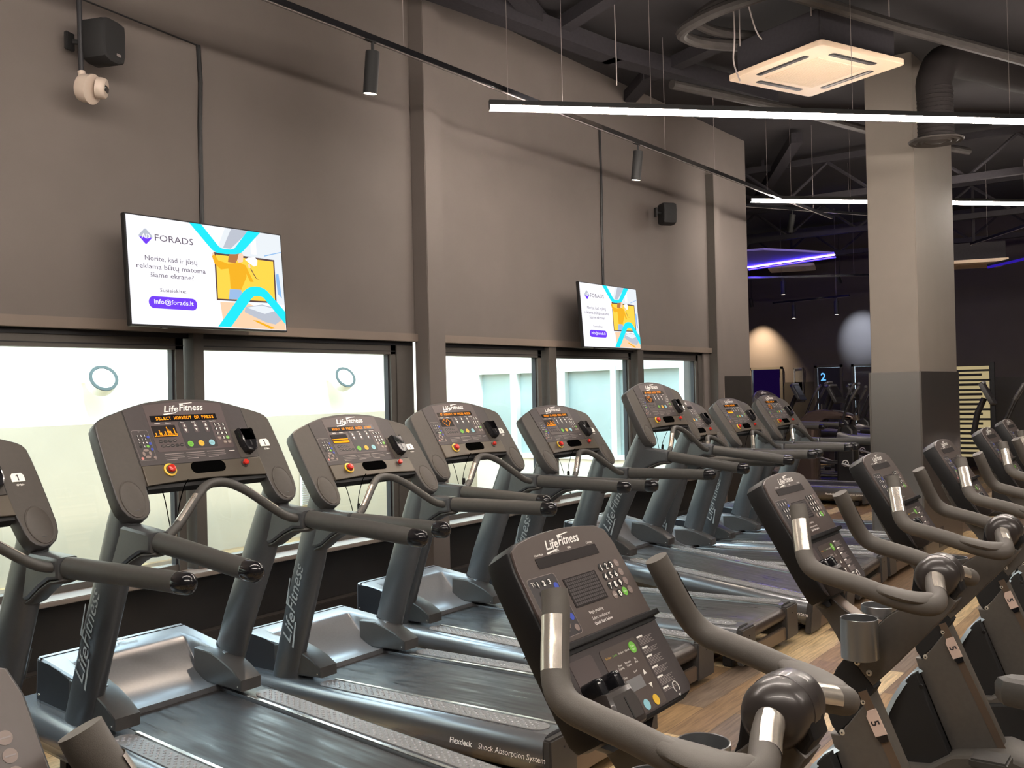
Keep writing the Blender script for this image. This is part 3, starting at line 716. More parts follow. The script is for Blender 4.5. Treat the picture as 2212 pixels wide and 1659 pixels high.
        b = bb_(); b.shell([(s * .066, -.413, 1.1785), (s * .095, -.420, 1.170), (s * .132, -.4325, 1.1585)], .0216, (0, -.72, .69), 1.05, 'plate_metal'); b.build('pulse_sensor', hb)
    # hub
    ax = V((1, 0, 0)); m = frame_m((0, -.408, 1.178), (0, 1, 0), (0, 0, 1), (1, 0, 0))
    b = bb_(); b.lathe([(.018, -.066), (.032, -.062), (.042, -.052), (.0475, -.036), (.0485, -.012), (.0495, -.011), (.0495, .011), (.0485, .012), (.0475, .036), (.042, .052), (.032, .062), (.018, .066)], 'hub', m, 32)
    hu = b.build('handlebar_hub', t)
    b = bb_(); b.slab([(-.372, 1.205), (-.450, 1.190), (-.462, 1.150), (-.420, 1.085), (-.365, 1.030), (-.330, 1.075), (-.350, 1.130), (-.358, 1.190)], -.029, .029, 'bike_shell', bike_frame_plane(0), bev=.006, bev0=.006); b.build('hub_stalk', t)
    # neck panel / mast
    N_ = [(-.033, 1.231), (-.060, 1.175), (-.083, 1.135), (-.112, 1.093), (-.150, 1.050), (-.172, 1.015), (-.188, .985), (-.205, .966), (-.258, .903), (-.300, .948), (-.360, 1.015), (-.433, 1.098), (-.450, 1.125),
          (-.420, 1.150), (-.372, 1.135), (-.332, 1.100), (-.302, 1.080), (-.272, 1.050), (-.245, 1.050), (-.222, 1.064), (-.190, 1.083), (-.167, 1.102), (-.135, 1.135), (-.100, 1.19), (-.075, 1.235), (-.058, 1.246)]
    b = bb_(); b.slab(N_, -.031, .031, 'bike_frame', bike_frame_plane(0), bev=.003, bev0=.003); nk = b.build('neck_frame', t)
    b = bb_()
    ed = [(-.167, 1.102), (-.190, 1.083), (-.222, 1.064), (-.245, 1.0505), (-.272, 1.0505), (-.302, 1.0805), (-.345, 1.111)]
    vs = []
    for y, z in ed: vs += [(-.028, y, z + .0008), (.028, y, z + .0008)]
    b.raw(vs, [(2 * i, 2 * i + 1, 2 * i + 3, 2 * i + 2) for i in range(len(ed) - 1)], 'bike_rib'); b.build('edge_trim', nk)
    def bolt(y, z, x=-.0312, r=.0075):
        b = bb_(); mm = frame_m((x, y, z), (0, 1, 0) if x > 0 else (0, -1, 0), (0, 0, 1), (1 if x > 0 else -1, 0, 0))
        b.lathe([(r, 0), (r, .0012), (r * .85, .0035), (r * .5, .0045)], 'bolt', mm, 16); b.lathe([(r * .35, .0046), (r * .3, .0048)], 'black', mm, 6); return b
    for y, z in [(-.223, .955), (-.251, .934)]: bolt(y, z).build('bolt', t)
    for y, z in [(-.236, .862), (-.183, .779)]: bolt(y, z).build('bolt', t)
    b = bb_(); b.lathe([(.009, 0), (.009, .006)], 'black', frame_m((-.0312, -.070, 1.199), (0, -1, 0), (0, 0, 1), (-1, 0, 0)), 14); b.build('bolt', t)
    # black collar between the neck and the lower frame
    b = bb_(); b.slab([(-.200, .972), (-.262, .898), (-.246, .868), (-.240, .850), (-.170, .772), (-.156, .790), (-.142, .830), (-.150, .890), (-.172, .935)], -.0295, .0295, 'matte_black', bike_frame_plane(0), bev=.003, bev0=.003)
    b.build('collar', t)
    b = bb_(); b.slab([(-.243, .895), (-.246, .868), (-.228, .845), (-.176, .772), (-.153, .772), (-.162, .740), (-.254, .505), (-.278, .440), (-.43, .440), (-.389, .551), (-.30, .760)], -.034, .034, 'bike_frame', bike_frame_plane(0), bev=.003, bev0=.003)
    lf = b.build('lower_frame', t)
    b = bb_(); b.box((0, 0, 0), (.46, .022, .002), 'bike_rib', frame_m((-.0352, -.2445, .893), V((0, -.155, -.345)).normalized(), V((0, .345, -.155)).normalized() * -1 if False else V((0, .345, -.155)).normalized(), (-1, 0, 0) if False else V((0, -.155, -.345)).normalized().cross(V((0, .345, -.155)).normalized())))
    b.build('edge_trim', lf)
    d = V((0, -.155, -.345)).normalized(); e = V((0, .345, -.155)).normalized()
    m = frame_m(V((-.0378, -.244, .893)) + d * .035, d, e, d.cross(e)) ; z = d.cross(e)
    sgn = 1 if z.x < 0 else -1
    b = bb_()
    mm = frame_m(V((-.0385, -.2445, .893)) + d * .045 + e * -.004, (d if sgn > 0 else d), (e if sgn > 0 else -e), (-1, 0, 0))
    yy = 1 if sgn > 0 else -1
    b.slab([(0, yy * .000), (.062, yy * .0), (.062, yy * .030), (.012, yy * .030), (.0, yy * .022)], 0, .003, 'sticker', mm, bev=.0008)
    b.slab([(.062, yy * .001), (.078, yy * .004), (.078, yy * .024), (.062, yy * .029)], 0, .003, 'black_gloss', mm, bev=.0008)
    b.text('5', .031, yy * .015 - .010, .028, .0034, 'face_dark', mm, align='CENTER', bold=.02); b.build('number_sticker', lf)
    # front cowl; window light on its edge put into the pale blue colour
    SH = [(-.164, .738), (-.148, .728), (-.125, .700), (-.098, .655), (-.078, .610), (-.060, .555), (-.060, .500), (-.080, .440), (-.28, .440), (-.254, .505)]
    b = bb_()
    for x0, x1 in ((-.075, -.036), (.036, .075)): b.slab(SH, x0, x1, 'matte_black', bike_frame_plane(0), bev=.004, bev0=.004)
    sh = b.build('front_shroud', t)
    b = bb_(); vs = []
    ed = [(-.166, .742), (-.146, .731), (-.122, .703), (-.095, .657), (-.074, .611), (-.056, .555), (-.055, .50), (-.074, .44)]
    wd = [.040, .060, .078, .086, .090, .092, .092, .092]
    for (y, z), w in zip(ed, wd): vs += [(-w, y - .012, z - .006), (-w, y, z), (w, y, z), (w, y - .012, z - .006)]
    b.raw(vs, [(4 * i + k, 4 * i + k + 1, 4 * i + 5 + k, 4 * i + 4 + k) for i in range(len(ed) - 1) for k in range(3)], 'shroud_daylit'); b.build('shroud_edge', sh)
    b = bb_(); b.lathe([(.008, 0), (.006, .002)], 'black', frame_m((-.0752, -.178, .698), (0, -1, 0), (0, 0, 1), (-1, 0, 0)), 14); b.build('bolt', sh)
    # base housing, stabilisers, pedals, seat
    b = bb_(); b.slab([(-.04, .40), (-.09, .455), (-.20, .468), (-.262, .512), (-.40, .540), (-.48, .520), (-.60, .44), (-.66, .32), (-.62, .22), (-.10, .20), (-.03, .28)], -.095, .095, 'bike_frame', bike_frame_plane(0), bev=.012, bev0=.012)
    b.slab([(-.06, .40), (-.10, .43), (-.46, .49), (-.56, .42), (-.61, .33), (-.58, .25), (-.12, .23), (-.06, .29)], -.105, .105, 'matte_black', bike_frame_plane(0), bev=.012, bev0=.012)
    b.lathe([(.008, 0), (.006, .002)], 'black', frame_m((-.1055, -.36, .40), (0, -1, 0), (0, 0, 1), (-1, 0, 0)), 14)
    b.build('drive_housing', t)
    b = bb_(); b.box((-.035, -.95, .175), (.035, -.02, .24), 'bike_frame', bev=.01)
    for y in (-.06, -.93): b.tube([(-.27, y, .195), (.27, y, .195)], .045, 'bike_frame', seg=16, dome=True)
    b.build('base_frame', t)
    for s in (-1, 1):
        b = bb_(); b.tube([(s * .108, -.36, .40), (s * .135, -.36 + s * .03, .40 - s * .15)], .014, 'bike_shell', seg=10); b.box((s * .14 - .0, -.41 + s * .03, .385 - s * .15), (s * .235, -.31 + s * .03, .412 - s * .15), 'rubber', bev=.006); b.build('pedal', t)
    b = bb_(); b.tube([(0, -.55, .40), (0, -.66, .80), (0, -.685, .90)], .03, 'chrome', seg=16); b.build('seat_post', t)
    b = bb_(); b.slab([(0, -.52), (.035, -.54), (.05, -.62), (.09, -.70), (.12, -.78), (.10, -.84), (.04, -.86), (-.04, -.86), (-.10, -.84), (-.12, -.78), (-.09, -.70), (-.05, -.62), (-.035, -.54)], .90, .965, 'rubber', None, bev=.02, bev0=.02); b.build('seat', t)
    # drink holders
    for s, y, z in ((-1, -.245, 1.075), (1, -.245, 1.075)):
        b = bb_(); m = Matrix.Translation((s * .081, y, z - .095))
        b.lathe([(.0405, 0), (.043, .002), (.043, .095), (.0415, .096), (.040, .095), (.040, .008), (.0, .007)], 'cup', m, 32, cap=False)
        b.lathe([(.0395, .006), (.0395, .0075)], 'black', m, 24)
        b.box((s * .030, y - .012, z - .06), (s * .045, y + .012, z - .02), 'cup'); b.build('cup_holder', t)
    return t
BIKES = [
 (.32, .960, .003, 'nearest exercise bike, cut off by the lower left corner of the photo'),
 (1.339, .930, .0033, 'large exercise bike in the foreground, its console face filling the lower middle'),
 (2.446, .976, .0011, 'second exercise bike, just behind the large foreground one, number sticker on frame'),
 (3.243, .975, .003, 'exercise bike whose console stands before the blue-lit face of the column'),
 (4.043, .951, .0099, 'exercise bike whose console stands before the brown face of the column'),
 (5.099, .990, -.008, 'exercise bike just right of the column, before the dark far wall'),
 (6.162, 1.084, 0, 'farthest exercise bike, at the right edge of the photo'),
]
_b0 = None
for x, y, rz, lab in BIKES:
    if _b0 is None: _b0 = build_bike(lab, (x * 1.1, y * 1.1, 0), rz)
    else:
        o = copy_tree(_b0); o.location = (x * 1.1, y * 1.1, 0); o.rotation_euler = (0, 0, rz); o['label'] = lab
# ------------------------------------------------------------------ the room
WY = 4.80; CEIL = 4.62
def sbox(name, a, b, m, label=None, bev=0.0):
    q = MB(); q.box(a, b, m, bev=bev); return struct(q.build(name), label)
fl = sbox('floor', (-5, -8, -.12), (20.2, 9.7, 0), 'floor', 'patchwork wood-look plank floor')
sbox('ceiling', (-5, -8, CEIL), (20.4, WY + .30, CEIL + .2), 'ceiling', 'dark painted ceiling')
sbox('ceiling', (11.3, WY + .30, CEIL), (20.4, 9.9, CEIL + .2), 'ceiling', 'dark painted ceiling over the recess')
sbox('wall_back', (-5.2, -8, -.1), (-5, WY + .3, CEIL), 'wall_far')
sbox('wall_right', (-5, -8.2, -.1), (20.2, -8, CEIL), 'wall_far')
# window wall: panel over the windows, dado under them
q = MB(); q.box((-5, WY, 2.057), (11.5, WY + .25, CEIL), 'wall'); q.box((10.20, WY, 0), (11.5, WY + .25, 2.057), 'wall'); q.box((-5, WY, 0), (.0, WY + .25, 2.057), 'wall')
struct(q.build('wall_left'), 'taupe painted wall above the windows')
sbox('wall_recess', (11.3, WY + .25, 0), (11.5, 9.7, CEIL), 'wall')
sbox('wall_recess_end', (11.3, 9.7, 0), (20.4, 9.9, CEIL), 'wall_far')
# pilasters
sbox('trim_1', (5.374, 4.665, 0), (5.562, WY + .0, CEIL - .05), 'wall', 'taupe pilaster between the window bays', .004)
q = MB(); q.box((10.36, 4.71, 0), (10.52, WY, 4.02), 'wall', bev=.003); q.box((10.352, 4.705, 0), (10.366, 4.80, 4.02), 'frame'); struct(q.build('trim_2'), 'slim pilaster at the end of the windows')  # darker sheet paints the shading of the left side face
sbox('trim_3', (10.70, WY - .012, 0), (11.505, WY, 1.737), 'wainscot', 'dark wainscot panel')
sbox('trim_4', (10.66, WY - .02, 0), (10.70, WY, 1.74), 'sill', 'pale corner strip')
# header boards, dark reveal, sill, lower panels
for i, (x0, x1) in enumerate(((0.0, 5.374), (5.562, 10.36))):
    sbox('trim_%d' % (5 + i * 5), (x0, WY - .035, 1.998), (x1, WY + .02, 2.055), 'header', 'header board over the windows', .002)
    sbox('trim_%d' % (6 + i * 5), (x0, WY + .02, 1.970), (x1, WY + .10, 2.0), 'frame_dark', 'dark reveal under the header')
    sbox('trim_%d' % (7 + i * 5), (x0, WY - .13, .628), (x1, WY + .14, .655), 'sill', 'window sill board', .004)
    sbox('trim_%d' % (8 + i * 5), (x0, WY - .02, 0), (x1, WY + .12, .628), 'wainscot', 'dark panel under the sill')
    sbox('trim_%d' % (9 + i * 5), (x0, WY - .10, .0), (x1, WY - .02, .31), 'wainscot', 'low dark plinth along the wall', .004)
# windows
def window(n, x0, x1, leftpost, rightpost):
    q = MB(); z0, z1 = .655, 1.975
    q.box((x0, WY + .03, 1.905), (x1, WY + .10, z1), 'frame'); q.box((x0, WY + .028, 1.925), (x1, WY + .032, 1.931), 'frame_dark')
    q.box((x0, WY + .04, z0), (x1, WY + .10, .690), 'frame')
    q.box((x0, WY + .03, z0), (x0 + .03, WY + .10, z1), 'frame'); q.box((x1 - .05, WY + .03, z0), (x1, WY + .10, z1), 'frame')
    q.box((x1 - .062, WY + .05, z0), (x1 - .05, WY + .09, z1 - .07), 'frame_dark')
    w = struct(q.build('window_%d' % n), 'fixed window with a dark metal frame')
    g = MB(); g.box((x0 + .02, WY + .062, .68), (x1 - .04, WY + .068, 1.92), 'glass'); g.build('pane', w)
    return w
W_ = [(.0, 1.66), (1.78, 3.435), (3.535, 5.20), (5.60, 7.03), (7.19, 8.60), (8.76, 10.10)]
for i, (a, c) in enumerate(W_): window(i + 1, a, c, 0, 0)
MU = [(1.66, 1.78), (3.435, 3.535), (7.03, 7.19), (8.60, 8.76)]
for i, (a, c) in enumerate(MU):
    sbox('trim_%d' % (20 + i), (a + (.04 if i > 1 else .03), WY - .025, .655), (c, WY + .14, 1.998), 'frame', 'window mullion', .002)
sbox('trim_25', (5.20, WY + .02, .655), (5.374, WY + .14, 1.975), 'frame'); sbox('trim_26', (10.10, WY + .02, .655), (10.36, WY + .14, 1.998), 'frame')
sbox('trim_27', (5.562, WY + .02, .655), (5.60, WY + .14, 1.975), 'frame')
# column (pier)
q = MB(); q.box((9.40, 2.31, 0), (10.90, 2.735, CEIL), 'column', bev=.006); col = struct(q.build('column'), 'wide taupe pier with a dark lower cladding')
q = MB(); q.box((9.385, 2.295, 0), (10.915, 2.75, 1.716), 'column_low', bev=.004); q.box((9.380, 2.290, 0), (9.396, 2.306, 1.716), 'frame'); q.box((9.380, 2.738, 0), (9.396, 2.754, 1.716), 'frame')
struct(q.build('cladding', col))
# far wall with doors
q = MB()
for y0, y1 in ((-8, 5.55), (6.20, 6.38), (6.95, 7.62), (8.36, 9.7)):
    z_ = CEIL if y1 < 5.6 or y0 > 8.3 else 1.99
    q.box((20, y0, 1.66), (20.2, y1, z_), 'wall_far'); q.box((19.985, y0, 0), (20.2, y1, 1.66), 'wainscot')
q.box((20, 5.55, 1.99), (20.2, 8.36, CEIL), 'wall_far')
struct(q.build('wall_far'), 'dark far wall with doors')
def door(n, y0, y1, m, label, open_=False):
    q = MB(); q.box((19.96, y0, 0), (20.02, y0 + .05, 1.99), 'frame'); q.box((19.96, y1 - .05, 0), (20.02, y1, 1.99), 'frame'); q.box((19.96, y0, 1.94), (20.02, y1, 1.99), 'frame')
    d = struct(q.build('door_%d' % n), label)
    q = MB()
    if open_: q.box((20.6, y0 - .3, 0), (20.7, y1 + .3, 2.1), m); q.box((20.03, y0 + .05, 0), (20.6, y0 + .09, 1.94), 'frame')
    else: q.box((20.04, y0 + .05, 0), (20.10, y1 - .05, 1.94), m)
    q.build('door_leaf', d)
    if not open_: q = MB(); q.box((19.99, y1 - .13, .95), (20.04, y1 - .11, 1.20), 'chrome'); q.build('door_handle', d)
    return d
door(1, 7.62, 8.36, 'purple_light', 'open doorway to a purple-lit room', True)
d2 = door(2, 6.38, 6.95, 'door_dark', 'dark door with the blue figure 2')
q = MB(); glow('blue_sign', (.10, .35, .75), .5); q.text('2', 0, 0, .22, 0, 'blue_sign', frame_m((20.03, 6.84, 1.68), (0, -1, 0), (0, 0, 1), (-1, 0, 0)), bold=.02); q.build('door_number', d2)
door(3, 5.55, 6.20, 'face', 'brown door with a pale pull handle')
# framed mirror between the doors
t = thing('wall_mirror', 'tall silver-framed mirror on the far wall between the doorways', 'mirror', (20, 7.29, 0))
q = MB(); q.box((-.03, -.10, 1.30), (0, .10, 1.33), 'silver'); q.box((-.03, -.10, 1.93), (0, .10, 1.96), 'silver'); q.box((-.03, -.10, 1.30), (0, -.085, 1.96), 'silver'); q.box((-.03, .085, 1.30), (0, .10, 1.96), 'silver'); q.build('mirror_frame', t)
q = MB(); q.box((-.015, -.086, 1.33), (-.005, .086, 1.93), 'chrome'); q.build('mirror_glass', t)
# ------------------------------------------------------------------ ceiling structure
def beam(name, label, pts, w, h, m='beam', cat='beam', group=None):
    q = MB()
    for a, c in zip(pts[:-1], pts[1:]):
        a, c = V(a), V(c); d = c - a; L = d.length; x = d.normalized(); y = V((0, 0, 1)).cross(x)
        if y.length < 1e-3: y = V((0, 1, 0))
        y.normalize(); z = x.cross(y); q.box((-w * .3, -w / 2, -h / 2), (L + w * .3, w / 2, h / 2), m, frame_m(a, x, y, z))
    return tag(q.build(name), label, cat, group)
g = 'steel members braced under the ceiling'
beam('steel_beam', 'long dark steel beam parallel to the window wall under the ceiling', [(5.2, 5.0 - .55, 4.45), (7.23, 4.18, 4.45), (9.3, 3.62, 4.45)], .16, .14, group=g)
beam('diagonal_brace', 'dark diagonal brace meeting the beam, left arm of the V', [(4.9, 3.86, 4.52), (6.64, 4.40, 4.50)], .12, .10, group=g)
beam('diagonal_brace', 'dark diagonal brace meeting the beam, right arm of the V', [(5.95, 2.9, 4.52), (6.62, 4.36, 4.50)], .12, .10, group=g)
beam('diagonal_brace', 'dark brace running from the wall top to the beam end', [(8.57, 4.75, 4.5), (8.06, 4.27, 4.48), (7.63, 3.30, 4.48)], .13, .10, group=g)
beam('diagonal_brace', 'dark diagonal brace in front of the recess ceiling', [(13.9, 5.6, 4.35), (11.33, 4.09, 4.5)], .13, .12, group=g)
for i, (x, lab) in enumerate(((12.6, 'open lattice truss nearest the column, crossing the far ceiling'), (15.6, 'middle lattice truss crossing the far ceiling'), (18.2, 'lattice truss nearest the far wall'))):
    q = MB(); z1, z0 = 4.45, 4.02
    q.box((x - .04, -7.5, z1), (x + .04, 9.2, z1 + .08), 'beam'); q.box((x - .04, -7.5, z0 - .05), (x + .04, 9.2, z0 + .03), 'beam')
    y = -7.4; k = 0
    while y < 8.8:
        a, c = (V((x, y, z0)), V((x, y + .55, z1))) if k % 2 == 0 else (V((x, y, z1)), V((x, y + .55, z0)))
        q.tube([a, c], .022, 'beam', seg=6); y += .55; k += 1
    for yy in (-5.0, 0.0, 5.0, 8.5): q.box((x - .02, yy - .02, z1 + .08), (x + .02, yy + .02, CEIL - .002), 'beam')
    tag(q.build('lattice_truss'), lab, 'truss', 'lattice trusses')
for i, (x0, x1, y0, y1, z) in enumerate(((13.2, 15.2, 6.0, 9.0, 4.50),)):
    q = MB(); q.box((x0, y0, z), (x1, y1, z + .05), 'beam', bev=.004); tag(q.build('ceiling_panel'), ['dark hanging ceiling panel over the recess', 'dark hanging ceiling panel before the far wall', 'dark hanging ceiling panel right of the column', 'narrow dark ceiling panel behind the column'][i], 'ceiling panel', 'dark hanging ceiling panels')
def pipe(name, label, pts, r, m='pipe', cat='pipe', sm=True, group=None):
    q = MB(); q.tube(smooth_path(pts, 6) if sm else pts, r, m, seg=10); return tag(q.build(name), label, cat, group)
pipe('insulated_hose', 'thick grey insulated hose curling beside the white ceiling unit', [(6.45, 1.2, 4.42), (6.61, 2.43, 4.36), (6.66, 2.95, 4.34), (6.80, 3.30, 4.32), (7.0, 3.36, 4.32), (7.30, 3.28, 4.34), (7.70, 3.0, 4.36)], .045)
pipe('insulated_hose', 'second grey hose bundled above the first', [(6.55, 1.2, 4.50), (6.70, 2.43, 4.46), (6.74, 2.92, 4.44), (6.88, 3.22, 4.42), (7.06, 3.28, 4.42), (7.35, 3.22, 4.43), (7.70, 3.0, 4.44)], .04)
pipe('conduit_pipe', 'long grey conduit crossing the upper right corner', [(6.0, 2.62, 4.3), (7.78, 1.97, 4.3), (9.3, 1.36, 4.3), (12.4, .14, 4.3)], .045, sm=False)
pipe('conduit_pipe', 'long grey conduit running past the column behind the light strip', [(7.9, 3.96, 4.3), (9.33, 3.45, 4.3), (11.3, 2.94, 4.3), (12.5, 2.46, 4.3)], .042, sm=False)
pipe('loose_cable', 'thin loose cable draped above the white ceiling unit', [(7.2, 2.95, 4.55), (7.35, 2.9, 4.30), (7.7, 2.75, 4.36), (8.0, 2.55, 4.42), (8.3, 2.3, 4.55)], .006, 'label_grey', 'cable')
pipe('loose_cable', 'thin cable hanging down left of the white ceiling unit', [(7.15, 3.05, 4.58), (7.12, 3.03, 4.3), (7.16, 3.06, 4.12), (7.13, 3.0, 3.95)], .006, 'label_grey', 'cable')
pipe('hanging_wire', 'thin wire end hanging free left of the ceiling unit', [(6.55, 3.75, 4.60), (6.56, 3.75, 4.15), (6.56, 3.75, 3.93)], .004, 'label_grey', 'wire')
# round air duct and diffuser before the column
t = thing('air_duct', 'dark round air duct ending in a disc diffuser in front of the column', 'duct', (8.95, 2.015, 0))
q = MB(); q.tube(smooth_path([(0, 0, 3.70), (0, 0, 4.0), (.02, 0, 4.22), (.25, -.10, 4.40), (1.4, -.5, 4.44)], 6), .145, 'duct', seg=22)
for k in range(12): q.lathe([(.145, 0), (.149, .006), (.145, .012)], 'duct', Matrix.Translation((0, 0, 3.72 + k * .035)), 22)
q.build('duct_pipe', t)
q = MB(); q.lathe([(.10, .03), (.20, .012), (.225, .0), (.215, -.012), (.19, -.004), (.165, -.016), (.14, -.004), (.115, -.018), (.09, -.006), (.06, -.02), (.0, -.02)], 'pipe', Matrix.Translation((0, 0, 3.675)), 36, cap=False); q.build('diffuser', t)
# ceiling cassette air conditioner
cx, cy = 7.674, 2.607
t = thing('air_conditioner', 'white square four-way ceiling air conditioner', 'air conditioner', (cx, cy, 4.062), (0, 0, 1.970 - PI / 4))
S = .475
q = MB(); q.slab(rrect(-S, -S, S, S, .04, 5), 0, .04, 'ac', None, bev0=.006); pn = q.build('front_panel', t)
q = MB(); q.slab(rrect(-.27, -.27, .27, .27, .01, 2), -.006, .002, 'ac_grille', None)
for k in range(25): q.box((-.26, -.26 + k * .0215, -.0075), (.26, -.2535 + k * .0215, -.005), 'ac')
q.build('intake_grille', pn)
for k in range(4):
    q = MB(); m = Matrix.Rotation(k * PI / 2, 4, 'Z'); q.slab(rrect(-.25, .335, .25, .395, .02, 4), -.002, .004, 'black', m)
    q.slab(rrect(-.235, .35, .235, .375, .008, 3), -.004, -.001, 'label_grey' if k == 2 else 'face', m); q.build('louvre', pn)
q = MB(); q.box((-.42, -.42, .03), (.42, .42, .30), 'beam', bev=.01); q.build('casing', t)
q = MB()
for a in (-.36, .36):
    for c in (-.44, .44): q.tube([(a, c, .25), (a, c, .55)], .005, 'label_grey', seg=6)
q.build('hanging_rods', t)
# ------------------------------------------------------------------ lights
def led_strip(label, a, c, m='led_warm', r=.018, wires=(), group='linear warm white light strips'):
    a, c = V(a), V(c); d = c - a; L = d.length; x = d.normalized(); y = V((0, 0, 1)).cross(x).normalized(); F = frame_m((0, 0, 0), x, y, (0, 0, 1))
    t = thing('light_strip', label, 'light strip', a, (0, 0, 0), group)
    q = MB(); q.box((0, -r, .012), (L, r, .045), 'matte_black', F); q.box((-.004, -r, -.02), (0, r, .045), 'matte_black', F); q.box((L, -r, -.02), (L + .004, r, .045), 'matte_black', F); q.build('housing', t)
    q = MB(); q.box((0, -r * .95, -.022), (L, r * .95, .0119), m, F); q.build('diffuser', t)
    for k in wires:
        q = MB(); p = F @ V((L * k, 0, .04)); q.tube([p, (p.x, p.y, CEIL - a.z - .004)], .0018, 'label_grey', seg=5); q.build('suspension_wire', t)
    return t
led_strip('longest warm light strip, crossing the upper middle of the room', (5.183, 3.924, 3.5), (9.6, -.346, 3.5), wires=(.02, .18, .42, .62, .9))
led_strip('warm light strip farther back, passing behind the column', (10.032, 4.13, 3.6), (14.2, .155, 3.6), wires=(.08, .2, .6, .9))
led_strip('warm light strip over the left end of the room, above the picture', (.35, 3.9, 3.5), (4.3, .08, 3.5), wires=(.1, .9))
led_strip('added warm fill strip behind the camera, out of view, for the bikes', (3.6, -1.2, 3.3), (6.4, -3.8, 3.3), wires=(.1, .9))  # added out of view to brighten the bike consoles
led_strip('added warm fill strip behind the camera, nearest the back wall', (-1.2, 1.6, 3.3), (2.4, -1.8, 3.3), wires=(.1, .9))  # second unseen strip, added as fill light
def spot_head(t, x, z0=-.07, L=.235, tilt=0.0, power=60, col=(1, .80, .62), r=.040, ang=75, aim=None):
    h = MB(); h.box((x - .045, -.014, z0 + .03), (x + .045, .014, z0 + .06), 'matte_black', bev=.004); h.tube([(x + .02, 0, z0 + .04), (x + .02, 0, z0 - .03)], .009, 'matte_black', seg=8)
    o = h.build('spot_arm', t)
    b = MB(); R_ = Matrix.Translation((x + .02, 0, z0 - .02)) @ Matrix.Rotation(tilt, 4, 'X')
    b.lathe([(r * .96, 0), (r, -.006), (r, -L), (r * .93, -L - .001), (r * .93, -L + .012)], 'matte_black', R_, 24, cap=False); b.lathe([(r * .96, -.001), (.004, 0)], 'matte_black', R_, 24)
    hd = b.build('spot_head', t)
    b = MB(); b.lathe([(r * .93, -L + .002), (.001, -L + .002)], 'spot_face', R_, 24, cap=False); b.build('lamp_face', hd)
    ld = bpy.data.lights.new('spot', 'SPOT'); ld.energy = power; ld.color = col; ld.spot_size = math.radians(ang); ld.spot_blend = .9; ld.shadow_soft_size = .03
    lo = bpy.data.objects.new('spot_lamp', ld); C.objects.link(lo); lo.parent = t; p = R_ @ V((0, 0, -L - .02)); lo.location = p; lo.rotation_euler = (tilt, 0, 0)
def track(label, a, c, heads, wires=(), group='black lighting tracks', **kw):
    a, c = V(a), V(c); d = c - a; L = d.length; an = math.atan2(d.y, d.x)
    t = thing('lighting_track', label, 'lighting track', a, (0, 0, an), group)
    q = MB(); q.box((0, -.0175, -.034), (L, .0175, 0), 'black_gloss', bev=.002); q.box((0, -.006, -.036), (L, .006, -.033), 'label_grey'); q.build('rail', t)
    for h in heads: spot_head(t, h[0], power=h[1], tilt=h[2] if len(h) > 2 else 0, **kw)
    for k in wires:
        q = MB(); q.tube([(k, 0, 0), (k, 0, CEIL - a.z - .004)], .0018, 'label_grey', seg=5); q.build('suspension_wire', t)
    return t
track('long black lighting track with two spotlights, parallel to the window wall', (-1.0, 3.86, 3.645), (11.95, 3.90, 3.645), [(2.0, 50, .35), (5.02, 45, .12), (8.10, 30, .12)], (1.5, 5.3, 7.0, 8.6, 9.6, 10.9, 12.3))
track('black lighting track with one tilted spotlight, beyond the window wall end', (11.9, 5.10, 3.95), (14.1, 3.9, 3.95), [(.9, 8, .3)], (1.9,))
track('black lighting track crossing under the blue ceiling recess', (15.8, 7.4, 3.50), (17.6, 4.9, 3.62), [(1.35, 8)], (.3, 2.6))
track('small black lighting track with two spotlights before the far wall', (17.3, 6.75, 3.12), (16.9, 5.25, 3.12), [(.42, 10), (1.28, 10)], (.2, 1.3))
track('black lighting track beyond the column, at the right edge', (15.0, 2.95, 3.55), (13.2, 1.7, 3.60), [], (.5, 1.8))
def lamp(kind, loc, energy, col, size=.05, ang=60, aim=None, blend=.8):
    ld = bpy.data.lights.new('lamp', kind); ld.energy = energy; ld.color = col; ld.shadow_soft_size = size
    if kind == 'SPOT': ld.spot_size = math.radians(ang); ld.spot_blend = 1.0
    o = bpy.data.objects.new('lamp', ld); C.objects.link(o); o.location = loc
    if aim: o.rotation_euler = (V(aim) - V(loc)).to_track_quat('-Z', 'Y').to_euler()
    return o
# wall washers on the far wall, each with its fixture
for nm, lab, p, aim, e, c, an in (('wall_spotlight', 'small black spotlight washing the wall over the open doorway', (19.45, 8.05, 3.30), (19.95, 8.05, 2.0), 200, (1, .75, .45), 72), ('wall_spotlight', 'small black spotlight throwing a cool glow on the far wall', (18.6, 5.95, 3.55), (20, 5.98, 2.56), 150, (.72, .86, 1), 36)):
    t = thing(nm, lab, 'spotlight', p, (0, 0, 0), 'spotlights at the far wall')
    q = MB(); q.tube([(0, 0, .02), (0, 0, CEIL - p[2])], .006, 'matte_black', seg=6); q.build('stem', t)
    dd = (V(aim) - V(p)).normalized(); q = MB(); q.tube([-dd * .12, dd * .06], .035, 'matte_black', seg=14); q.build('spot_head', t)
    lo = lamp('SPOT', V(p) + dd * .09, e, c, .02, an, aim); lo.name = 'spot_lamp'
